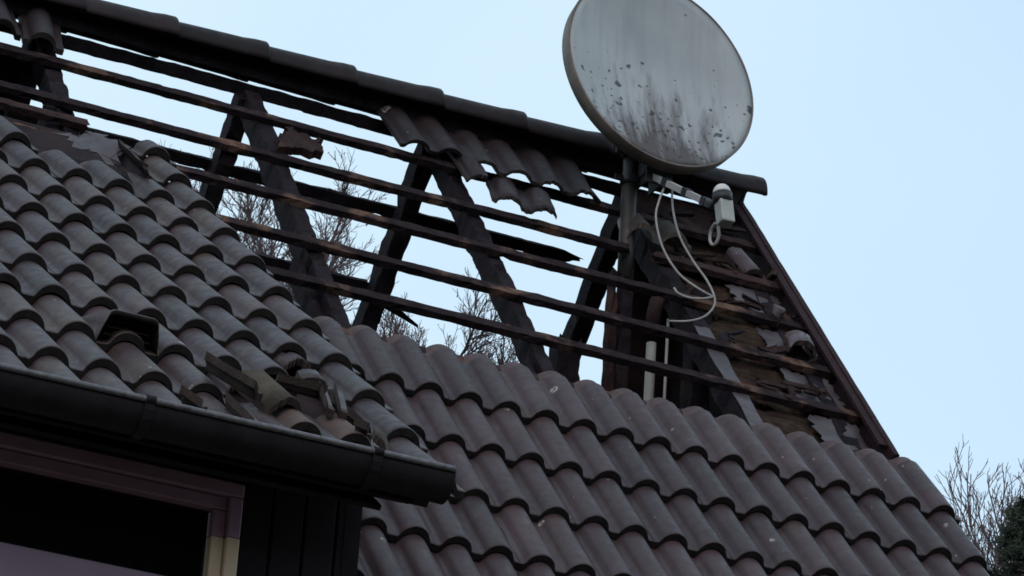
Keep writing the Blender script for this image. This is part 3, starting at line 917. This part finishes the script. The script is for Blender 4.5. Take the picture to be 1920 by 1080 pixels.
# gutter along the dormer eaves
def gutter():
    yc, zc, r = -2.138, 4.822, 0.066
    root = MB()
    xs = [DU0] + [DU0 + 0.1 + i * 0.2 for i in range(15)] + [-0.737]
    xs = sorted(set(x for x in xs if x <= -0.737))
    na = 14
    vs, fs = [], []
    for rr in (r, r - 0.004):
        for x in xs:
            for k in range(na + 1):
                a = math.pi + math.pi * k / na
                vs.append((x, yc + rr * math.cos(a), zc + rr * 1.12 * math.sin(a) + 0.0018 * mnoise.noise(Vector((x * 2, k * .1, 0)))))
    m_ = na + 1; N = m_ * len(xs)
    for i in range(len(xs) - 1):
        for k in range(na):
            q = (i * m_ + k, i * m_ + k + 1, (i + 1) * m_ + k + 1, (i + 1) * m_ + k)
            fs.append(q); fs.append(tuple(j + N for j in reversed(q)))
        for k in (0, na):
            fs.append((i * m_ + k, (i + 1) * m_ + k, (i + 1) * m_ + k + N, i * m_ + k + N))
    g = link('gutter', new_mesh('gutter', vs, fs, M_GUTTER, smooth=True), house)
    b = MB(); b.tube([(x, yc - r - 0.004, zc + 0.003 + 0.0018 * mnoise.noise(Vector((x * 2, 0, 0)))) for x in xs], 0.0085, 10); b.build('gutter_bead', M_BEAD_LIT, g)
    e = MB()
    ring = [(-0.7375, yc + (r + .001) * math.cos(math.pi + math.pi * k / na), zc + (r + .001) * 1.12 * math.sin(math.pi + math.pi * k / na)) for k in range(na + 1)]
    e.add(ring + [(q[0] + 0.006, q[1], q[2]) for q in ring], [tuple(range(na + 1)), tuple(range(2 * na + 1, na, -1))] + [(k, k + 1, k + na + 2, k + na + 1) for k in range(na)])
    e.build('gutter_end_cap', M_GUTTER, g)
    for x in (-0.965, -1.62, -2.28, -2.94):
        bb = MB()
        pts = [(x, yc + (r + 0.004) * math.cos(math.pi + math.pi * k / 10), zc + (r + 0.004) * 1.12 * math.sin(math.pi + math.pi * k / 10)) for k in range(11)]
        for a, c in zip(pts[:-1], pts[1:]):
            a, c = Vector(a), Vector(c)
            d = (c - a); nrm = Vector((0, -d.z, d.y)).normalized() * 0.0035
            bb.box((a + c) / 2, Vector((0.014, 0, 0)), d / 2, nrm)
        bb.tube([(x - 0.013, yc - r - 0.004, zc + 0.004), (x + 0.013, yc - r - 0.004, zc + 0.004)], 0.0125, 8)
        bb.build('gutter_bracket', M_GUTTER, g)
gutter()

# ------------------------------------------------------------------ satellite dish
AZ, EL = math.radians(1.5), math.radians(12.6)
DW2, DH2 = 0.430, 0.4645
dn = Vector((math.sin(AZ) * math.cos(EL), -math.cos(AZ) * math.cos(EL), math.sin(EL)))
dr = Vector((math.cos(AZ), math.sin(AZ), 0))
du = dn.cross(dr)
DCEN = Vector((1.54, 1.10, 8.054))
MAST = (1.495, 1.247)
dish = empty('satellite_dish', (MAST[0], MAST[1], 7.16))
tag(dish, 'grimy pale grey satellite dish on a rusty mast above the ridge', 'satellite dish')
def in_dish(o):
    o.parent = dish
    o.matrix_parent_inverse = Matrix.Translation(-Vector(dish.location))
    return o
def reflector():
    nr, na = 14, 96
    vs, fs = [], []
    depth = 0.085
    def zf(s): return -depth * (1 - s * s)
    for side in (0, 1):
        for i in range(nr + 1):
            s = i / nr
            for k in range(na):
                a = 2 * math.pi * k / na
                dent = 0.0
                vs.append((DW2 * s * math.cos(a), DH2 * s * math.sin(a), zf(s) - 0.003 * side))
    N = (nr + 1) * na
    sm = []
    for i in range(nr):
        for k in range(na):
            k2 = (k + 1) % na
            q = (i * na + k, i * na + k2, (i + 1) * na + k2, (i + 1) * na + k)
            fs.append(q); fs.append(tuple(x + N for x in reversed(q)))
    for k in range(na):
        k2 = (k + 1) % na
        fs.append((nr * na + k, nr * na + k2, nr * na + k2 + N, nr * na + k + N))
    o = link('reflector', new_mesh('reflector', vs, fs, M_DISH, smooth=True))
    o.matrix_basis = Matrix(((dr.x, du.x, dn.x, DCEN.x), (dr.y, du.y, dn.y, DCEN.y), (dr.z, du.z, dn.z, DCEN.z), (0, 0, 0, 1)))
    in_dish(o)
    # folded-back rim
    vs, fs = [], []
    prof_ = [(0.0, 0.002), (0.006, 0.0045), (0.009, 0.001), (0.003, -0.062), (0.000, -0.064), (-0.003, -0.060), (0.001, -0.004)]
    for k in range(na):
        a = 2 * math.pi * k / na
        for dr_, dz in prof_:
            vs.append(((DW2 + dr_) * math.cos(a), (DH2 + dr_) * math.sin(a), dz + 0.001 * mnoise.noise(Vector((math.cos(a) * 3, math.sin(a) * 3, 0)))))
    p_ = len(prof_)
    for k in range(na):
        k2 = (k + 1) % na
        for j in range(p_):
            j2 = (j + 1) % p_
            fs.append((k * p_ + j, k2 * p_ + j, k2 * p_ + j2, k * p_ + j2))
    r = link('rim', new_mesh('rim', vs, fs, M_RIM, smooth=True), o)
    return o
refl = reflector()
def dpart(mb, name, mat, parent=None):
    """mesh built in world coordinates, parented to the dish (or to one of its parts)"""
    o = mb.build(name, mat)
    if parent is None: in_dish(o)
    else:
        o.parent = parent
    return o
mx, my = MAST
mb = MB(); mb.tube([(mx, my, 7.16), (mx, my, 7.3), (mx, my, 7.5), (mx, my, 7.80)], 0.0315, 18); mast = dpart(mb, 'mast', M_MAST)
mb = MB(); mb.tube([(mx, my, 7.795), (mx, my, 7.815)], 0.035, 18); dpart(mb, 'mast_cap', M_BLACK, mast)
# clamp and tilt bracket between mast and reflector
back = DCEN - dn * 0.10 - du * 0.30
for z in (7.60, 7.72):
    mb = MB()
    mb.tube([(mx, my, z - 0.018), (mx, my, z + 0.018)], 0.041, 16)
    mb.box(Vector((mx - 0.052, my - 0.01, z)), Vector((0.022, 0, 0)), Vector((0, 0.006, 0)), Vector((0, 0, 0.012)))
    dpart(mb, 'mast_clamp', M_DARKMETAL)
mb = MB()
mb.box(Vector((mx + 0.032, my - 0.055, 7.67)), Vector((0.004, 0, 0)), Vector((0, 0.075, 0)), Vector((0, 0, 0.10)))
mb.box(Vector((mx + 0.100, my - 0.055, 7.67)), Vector((0.004, 0, 0)), Vector((0, 0.075, 0)), Vector((0, 0, 0.10)))
mb.box(Vector((mx + 0.066, my - 0.130, 7.66)), Vector((0.060, 0, 0)), Vector((0, 0.004, 0)), Vector((0, 0, 0.11)))
mb.tube([(mx + 0.02, my - 0.06, 7.645), (mx + 0.112, my - 0.06, 7.645)], 0.040, 14)
mb.tube([(mx + 0.02, my - 0.02, 7.72), (mx + 0.115, my - 0.02, 7.72)], 0.010, 8)
dpart(mb, 'tilt_bracket', M_DARKMETAL)
# feed arm
A0, A1 = Vector((1.542, 1.155, 7.603)), Vector((1.542, 0.640, 7.280))
ad = (A1 - A0).normalized(); au = Vector((1, 0, 0)).cross(ad).normalized()
mb = MB(); mb.box((A0 + A1) / 2, Vector((0.0125, 0, 0)), ad * ((A1 - A0).length / 2), au * 0.0125); arm = dpart(mb, 'feed_arm', M_ARM)
for s in (0.28, 0.62, 0.93):
    p = A0.lerp(A1, s)
    mb = MB(); mb.box(p, Vector((0.0165, 0, 0)), ad * 0.020, au * 0.0165); dpart(mb, 'arm_clamp', M_BLACK, arm)
# converter with feed horn pointing back at the bowl
LC = Vector((1.542, 0.535, 7.262))
la = Vector((-0.06, 0.16, 0.985)).normalized()
lx = Vector((1, 0, 0)); lx = (lx - la * lx.dot(la)).normalized(); ly = la.cross(lx)
mb = MB()
mb.box(LC - la * 0.066 - ly * 0.004, lx * 0.029, ly * 0.027, la * 0.050)
lnb = dpart(mb, 'converter', M_LNB)
bv = lnb.modifiers.new('bevel', 'BEVEL'); bv.width = 0.006; bv.segments = 2
mb = MB(); mb.tube([LC - la * 0.02, LC + la * 0.020], [0.038, 0.040], 20); dpart(mb, 'horn_collar', M_BLACK, lnb)
mb = MB(); mb.tube([LC + la * 0.018, LC + la * 0.030, LC + la * 0.045, LC + la * 0.056, LC + la * 0.062, LC + la * 0.064], [0.037, 0.036, 0.031, 0.022, 0.011, 0.003], 20); dpart(mb, 'horn_cap', M_HORN, lnb)
mb = MB(); mb.tube([A1 - ad * 0.02, A1 + ad * 0.03, LC + la * 0.0 - lx * 0.0], [0.017, 0.018, 0.022], 10); dpart(mb, 'horn_holder', M_BLACK, arm)
# cables: two runs dangling from the arm to the roof, plus the loop under the converter
def smooth_path(pts, n=8):
    P = [Vector(p) for p in pts]
    out = []
    for i in range(len(P) - 1):
        p0, p1, p2, p3 = P[max(i - 1, 0)], P[i], P[i + 1], P[min(i + 2, len(P) - 1)]
        for k in range(n):
            t_ = k / n
            out.append(0.5 * ((2 * p1) + (p2 - p0) * t_ + (2 * p0 - 5 * p1 + 4 * p2 - p3) * t_ * t_ + (3 * p1 - p0 - 3 * p2 + p3) * t_ ** 3))
    out.append(P[-1])
    return out
CAB = dict(
    C1=[(1.547, 1.020, 7.520), (1.512, 1.010, 7.429), (1.496, 1.000, 7.339), (1.513, 0.960, 7.201), (1.567, 0.920, 7.091), (1.629, 0.870, 7.024), (1.679, 0.830, 6.985)],
    C2=[(1.556, 0.990, 7.492), (1.564, 0.985, 7.386), (1.588, 0.960, 7.266), (1.631, 0.920, 7.158), (1.668, 0.870, 7.068), (1.683, 0.830, 6.989), (1.678, 0.820, 6.938), (1.642, 0.830, 6.890), (1.588, 0.860, 6.869), (1.542, 0.930, 6.882)],
    C3=[(1.567, 0.950, 7.037), (1.571, 0.920, 7.005), (1.599, 0.880, 6.979), (1.637, 0.850, 6.973), (1.679, 0.830, 6.983)],
    L1=[(1.545, 0.592, 7.181), (1.545, 0.624, 7.161), (1.545, 0.629, 7.122), (1.545, 0.606, 7.093), (1.548, 0.582, 7.094), (1.550, 0.567, 7.123), (1.550, 0.578, 7.161)])
for k, pts in CAB.items():
    mb = MB(); mb.tube(smooth_path(pts), 0.0045 if k[0] == 'C' else 0.0060, 8); dpart(mb, 'cable', M_CABLE)
# ------------------------------------------------------------------ things lying or hanging on the burnt roof
GRP = 'broken pieces of tile lying on the dormer roof'
def fragment(label, mats, u, row, h, rz, rx=0.0, ry=0.0, seed=0, group=GRP, cat='tile fragment', name='tile_fragment', **kw):
    me = tile_mesh('tile_fragment', mats, seed=seed, **kw)
    cs = np.array([v.co for v in me.vertices])
    c = (cs.max(0) + cs.min(0)) / 2
    me.transform(Matrix.Translation((-c[0], -c[1], -cs[:, 2].min())))
    o = link(name, me)
    o.matrix_basis = Matrix.Translation(D(u, row, h)) @ Matrix.Rotation(DPITCH + rx, 4, 'X') @ Matrix.Rotation(rz, 4, 'Z') @ Matrix.Rotation(ry, 4, 'Y')
    return tag(o, label, cat, group)
rad = math.radians
TD3 = [M_TILE_D, M_FRACT, M_FRACT]
LI3 = [M_LICH, M_FRACT, M_FRACT]
o = put_dorm(tile_mesh('loose_tile', [M_RED, M_UNDER, M_FRACT], seed=48, y1=0.25, jag=(0, 0.0, 0, 0.03)), -1.184, 7.68, None, 0.016, 0.01, name='loose_tile')
tag(o, 'slid reddish brown tile with two rolls lying just above the dormer gutter', 'roof tile')
fragment('long narrow brown tile sliver on the dormer beside the lichen-crusted piece', RED3, -1.28, 7.03, 0.004, rad(26), seed=61, x0=0.105, x1=0.150, y0=0.05, y1=0.29, jag=(0.004, 0.004, 0.01, 0.02), nx=12)
fragment('grey grooved tile sliver hanging towards the gutter edge', TD3, -1.30, 7.80, -0.022, rad(7), seed=62, x0=0.115, x1=0.170, y0=0.05, y1=0.27, jag=(0.003, 0.004, 0.02, 0.01), nx=12)
fragment('dark tile sliver lying crosswise between the broken dormer tiles', TD3, -1.04, 6.70, -0.004, rad(84), seed=63, x0=0.115, x1=0.150, y0=0.05, y1=0.22, jag=(0.004, 0.004, 0.02, 0.01), nx=10)
fragment('shorter of two grey tile slivers lying side by side on the dormer', TD3, -0.985, 6.93, 0.000, rad(-10), seed=64, x0=0.120, x1=0.150, y0=0.05, y1=0.28, jag=(0.003, 0.003, 0.01, 0.02), nx=10)
fragment('longer of two grey tile slivers lying side by side on the dormer', TD3, -0.938, 6.90, 0.000, rad(-13), seed=65, x0=0.120, x1=0.152, y0=0.05, y1=0.30, jag=(0.003, 0.003, 0.01, 0.02), nx=10)
fragment('lichen-crusted broken tile half with a ragged side', LI3, -1.155, 7.02, -0.028, rad(14), rx=0.05, seed=66, x0=0.018, x1=0.150, y0=0.02, y1=0.26, jag=(0.01, 0.03, 0.02, 0.03), nx=20)
fragment('small grey rounded tile stub on the dormer, above the two slivers', TD3, -0.955, 6.22, -0.020, rad(6), rx=0.1, seed=67, x0=0.030, x1=0.118, y0=0.10, y1=0.19, jag=(0.01, 0.01, 0.02, 0.02), nx=16)
fragment('small brown tile crumb by the gutter bracket', RED3, -0.945, 7.62, -0.010, rad(40), seed=68, x0=0.09, x1=0.16, y0=0.10, y1=0.17, jag=(0.015, 0.015, 0.02, 0.02), nx=10)
fragment('mossy tile crumb jammed against the gutter bracket', LI3, -0.925, 7.98, -0.014, rad(-25), seed=69, x0=0.07, x1=0.15, y0=0.10, y1=0.20, jag=(0.02, 0.02, 0.02, 0.03), nx=12)
fragment('reddish tile splinter at the gutter edge beside intact tiles', RED3, -1.47, 7.92, -0.006, rad(30), seed=70, x0=0.10, x1=0.16, y0=0.10, y1=0.21, jag=(0.02, 0.02, 0.03, 0.03), nx=10)
fragment('sooty tile piece tipped on edge at the top of the dormer roof', [M_SOOT_TILE, M_FRACT, M_FRACT], -0.885, -1.05, -0.03, rad(4), ry=rad(-72), seed=71, group=None, x0=0.115, x1=0.205, y0=0.02, y1=0.36, jag=(0.01, 0.01, 0.02, 0.03), nx=16)
o = sheet('torn_flashing', [D(-1.10, -2.0, -0.03), D(-0.97, -1.9, 0.0), D(-0.91, -1.4, -0.01), D(-1.00, -1.3, -0.05)], 0.004, D_H, M_MEMB, None, 12, 0.016, 72)
tag(o, 'crumpled grey torn flashing at the top of the dormer roof', 'flashing')
o = sheet('charred_board_piece', [W(-0.065, -1.775, -0.055), W(0.005, -1.94, -0.045), W(0.135, -1.93, -0.05), W(0.115, -1.78, -0.055)], 0.035, E_H, M_RUST, None, 10, 0.010, 73)
tag(o, 'charred brown board stump resting on a batten beside a rafter', 'board')
GT = 'broken tile pieces caught on the gable-end battens'
def roof_frag(label, mats, u, v, h, rz, rx=0.0, ry=0.0, seed=0, **kw):
    o = fragment(label, mats, 0, 0, 0, 0, seed=seed, group=GT, **kw)
    o.matrix_basis = Matrix.Translation(W(u, v, h)) @ Matrix.Rotation(PITCH + rx, 4, 'X') @ Matrix.Rotation(rz, 4, 'Z') @ Matrix.Rotation(ry, 4, 'Y')
    return o
TM3 = [M_TILE, M_FRACT, M_FRACT]
roof_frag('rounded dark tile piece caught between battens near the verge top', TM3, 2.045, -1.85, -0.108, rad(12), seed=81, x0=0.022, x1=0.128, y0=0.06, y1=0.28, jag=(0.01, 0.01, 0.02, 0.05), nx=16)
roof_frag('pale rounded tile shard on the batten beside the verge board, halfway down', [M_MEMB, M_FRACT, M_FRACT], 2.085, -1.20, -0.10, rad(-14), rx=-0.1, seed=82, x0=0.015, x1=0.14, y0=0.24, y1=0.42, jag=(0.01, 0.01, 0.03, 0.0), nx=16)
roof_frag('dark jagged tile shard on the lower gable batten', [M_SOOT_TILE, M_FRACT, M_FRACT], 2.03, -0.86, -0.108, rad(50), seed=83, x0=0.05, x1=0.12, y0=0.1, y1=0.17, jag=(0.03, 0.02, 0.03, 0.03), nx=10)
roof_frag('small charred tile lump on the batten below the rounded dark piece', [M_SOOT_TILE, M_FRACT, M_FRACT], 2.15, -1.775, -0.085, rad(70), ry=0.5, seed=84, x0=0.05, x1=0.12, y0=0.1, y1=0.16, jag=(0.03, 0.02, 0.03, 0.03), nx=10)
roof_frag('curved dark tile shard lying on the membrane between two gable battens', TM3, 2.05, -1.43, -0.105, rad(70), seed=85, x0=0.02, x1=0.13, y0=0.1, y1=0.19, jag=(0.02, 0.02, 0.04, 0.02), nx=14)
# ------------------------------------------------------------------ trees behind the house
def seg_mesh(name, segs, mat, sides=3):
    """segs: rows of p0(3) p1(3) r0 r1 -> one mesh of tapered prisms"""
    S = np.asarray(segs, dtype=np.float64)
    p0, p1, r0, r1 = S[:, 0:3], S[:, 3:6], S[:, 6], S[:, 7]
    d = p1 - p0
    d /= np.linalg.norm(d, axis=1, keepdims=True) + 1e-9
    a = np.where(np.abs(d[:, 2:3]) < 0.9, np.array([[0, 0, 1.0]]), np.array([[1.0, 0, 0]]))
    e1 = np.cross(d, a); e1 /= np.linalg.norm(e1, axis=1, keepdims=True)
    e2 = np.cross(d, e1)
    n = len(S)
    V = np.zeros((n, 2 * sides, 3))
    for k in range(sides):
        t_ = 2 * math.pi * k / sides
        o_ = e1 * math.cos(t_) + e2 * math.sin(t_)
        V[:, k] = p0 + o_ * r0[:, None]
        V[:, sides + k] = p1 + o_ * r1[:, None]
    base = np.arange(n)[:, None] * 2 * sides
    Q = []
    for k in range(sides):
        k2 = (k + 1) % sides
        Q.append(np.concatenate([base + k, base + k2, base + sides + k2, base + sides + k], axis=1))
    Q = np.stack(Q, 1).reshape(-1, 4)
    me = bpy.data.meshes.new(name)
    me.vertices.add(n * 2 * sides); me.vertices.foreach_set('co', V.reshape(-1))
    me.loops.add(len(Q) * 4); me.loops.foreach_set('vertex_index', Q.reshape(-1).astype(np.int32))
    me.polygons.add(len(Q)); me.polygons.foreach_set('loop_start', np.arange(0, len(Q) * 4, 4, dtype=np.int32))
    me.polygons.foreach_set('use_smooth', np.ones(len(Q), dtype=bool))
    me.materials.append(mat)
    me.update(); me.validate()
    return me
def bare_tree(label, base, height, crown_r, seed, upright=0.5, counts=(18, 11, 9, 6), leaves=150, crown_lo=0.40, thin=0.0052, reach=1.0, group=None, name='bare_tree'):
    r = random.Random(seed)
    root = empty(name, base)
    tag(root, label, 'tree', group)
    trunk, twigs, tips = [], [], []
    H = height
    def rv(): return Vector((r.gauss(0, 1), r.gauss(0, 1), r.gauss(0, 1)))
    def branch(p, d, L, rad0, rad1, lvl, store):
        n = max(3, int(L / (0.5 if lvl < 2 else 0.16 if lvl < 3 else 0.11)))
        pts = [p.copy()]
        q = p.copy(); dd = d.normalized()
        for i in range(n):
            dd = (dd + rv() * (0.02 if lvl == 0 else 0.11) + Vector((0, 0, 1)) * (upright * 0.12 if lvl > 0 else 0.25)).normalized()
            q2 = q + dd * (L / n)
            a, b = rad0 + (rad1 - rad0) * i / n, rad0 + (rad1 - rad0) * (i + 1) / n
            store.append((*q, *q2, a, b))
            q = q2; pts.append(q.copy())
        return pts, dd
    tp, _ = branch(Vector((0, 0, 0)), Vector((0, 0, 1)), H * 0.93, H * 0.016, 0.02, 0, trunk)
    def pick(pts, s):
        f = s * (len(pts) - 1); i = min(int(f), len(pts) - 2)
        return pts[i].lerp(pts[i + 1], f - i), (pts[i + 1] - pts[i]).normalized()
    def side(d, ang):
        a = rv(); a = (a - d * a.dot(d)).normalized()
        return (d * math.cos(ang) + a * math.sin(ang)).normalized()
    n1, n2, n3, n4 = counts
    for i in range(n1):
        s = crown_lo + (1 - crown_lo) * (i + r.random()) / n1
        p, d = pick(tp, s)
        L = crown_r * (1.25 - 0.65 * (s - crown_lo) / (1 - crown_lo)) * r.uniform(.8, 1.15)
        p1, _ = branch(p, side(d, r.uniform(.55, 1.0)), L, 0.030 + 0.035 * (1 - s), 0.012, 1, trunk)
        for j in range(n2):
            q, d2 = pick(p1, 0.18 + 0.82 * (j + r.random()) / n2)
            p2, _ = branch(q, side(d2, r.uniform(.4, .9)), L * r.uniform(.32, .5) * reach, 0.014, max(thin, 0.008), 2, twigs)
            for k in range(n3):
                q3, d3 = pick(p2, 0.15 + 0.85 * (k + r.random()) / n3)
                p3, _ = branch(q3, side(d3, r.uniform(.35, .85)), L * r.uniform(.13, .24) * reach, thin * 1.05, thin * 0.8, 3, twigs)
                for m2 in range(n4):
                    q4, d4 = pick(p3, 0.2 + 0.8 * r.random())
                    p4, _ = branch(q4, side(d4, r.uniform(.3, .8)), L * r.uniform(.05, .10), thin * 0.8, thin * 0.55, 4, twigs)
                    tips.append(p4[-1])
    link('trunk', seg_mesh('trunk', trunk, M_BARK, 7), root)
    crown = link('crown', seg_mesh('crown', twigs, M_BARK, 3), root)
    if leaves:
        vs, fs = [], []
        for p in r.sample(tips, min(leaves, len(tips))):
            a, b = rv().normalized() * r.uniform(.018, .035), rv().normalized() * r.uniform(.012, .025)
            k = len(vs)
            c_ = a.cross(b).normalized() * 0.004
            vs += [p - a, p + b + c_, p + a, p - b + c_]
            fs += [(k, k + 1, k + 2), (k, k + 2, k + 3)]
        lf = link('withered_leaves', new_mesh('withered_leaves', vs, fs, M_LEAF), crown)
        lf['kind'] = 'stuff'
    return root
def polar(az, dist):
    a = math.radians(az)
    x, y = -4.384 + dist * math.sin(a), -10.363 + dist * math.cos(a)
    return Vector((x, y, ground_z(x, y) - 0.1))
def place_tree(label, az, el, dist, crown_r, seed, **kw):
    b = polar(az, dist)
    top = 1.591 + dist * math.tan(math.radians(el))
    return bare_tree(label, b, top - b.z, crown_r, seed, **kw)
GTREE = 'bare trees behind the house'
place_tree('bare tree with withered leaves, showing through the burnt roof between the first two rafters', 18.4, 23.6, 42, 3.0, 11, counts=(24, 12, 10, 6), leaves=700, group=GTREE)
place_tree('dense bare tree showing through the burnt roof around the second rafter', 20.6, 23.8, 40, 2.6, 12, counts=(30, 13, 10, 6), leaves=700, upright=0.9, group=GTREE)
place_tree('lower bare tree showing through the gap just above the intact tiles', 23.6, 22.2, 44, 2.4, 13, counts=(28, 12, 10, 6), leaves=300, upright=0.9, group=GTREE)
place_tree('bare tree with upright shoots rising close beside the verge of the tiled roof', 33.4, 19.2, 40, 2.2, 14, upright=1.8, counts=(34, 10, 7, 4), reach=1.4, leaves=30, thin=0.0056, group=GTREE)
place_tree('bare tree with upright shoots rising behind the dark evergreen', 34.6, 19.3, 41, 2.4, 15, upright=1.8, counts=(34, 10, 7, 4), reach=1.4, leaves=30, thin=0.0056, group=GTREE)
def evergreen(label, base, height, rad0, seed):
    r = random.Random(seed)
    root = empty('evergreen_tree', base)
    tag(root, label, 'tree')
    tr = []
    for i in range(8):
        tr.append((0, 0, height * i / 8, 0, 0, height * (i + 1) / 8, 0.16 * (1 - i / 8.5), 0.16 * (1 - (i + 1) / 8.5)))
    sg = []
    for i in range(900):
        s = r.uniform(.05, 1.0) ** 0.8
        z = height * s
        a = r.uniform(0, 2 * math.pi)
        L = rad0 * (1 - s) ** 0.6 * r.uniform(.75, 1.15) + 0.08
        d = Vector((math.cos(a), math.sin(a), r.uniform(-.15, .35))).normalized()
        p = Vector((0, 0, z))
        tr.append((*p, *(p + d * L), 0.018, 0.006))
        for k in range(45):
            t_ = r.uniform(.25, 1.0)
            q = p + d * (L * t_)
            dd = (d * 0.5 + Vector((r.gauss(0, .6), r.gauss(0, .6), r.gauss(0.1, .6)))).normalized()
            l = r.uniform(.05, .13)
            sg.append((*q, *(q + dd * l), 0.011, 0.004))
    link('trunk', seg_mesh('trunk', tr, M_BARK, 5), root)
    link('crown', seg_mesh('crown', sg, M_NEEDLE, 3), root)
b = polar(34.05, 36.0)
evergreen('dark bushy evergreen tree below the upright bare shoots', b, 1.591 + 36 * math.tan(math.radians(19.75)) - b.z, 1.9, 5)
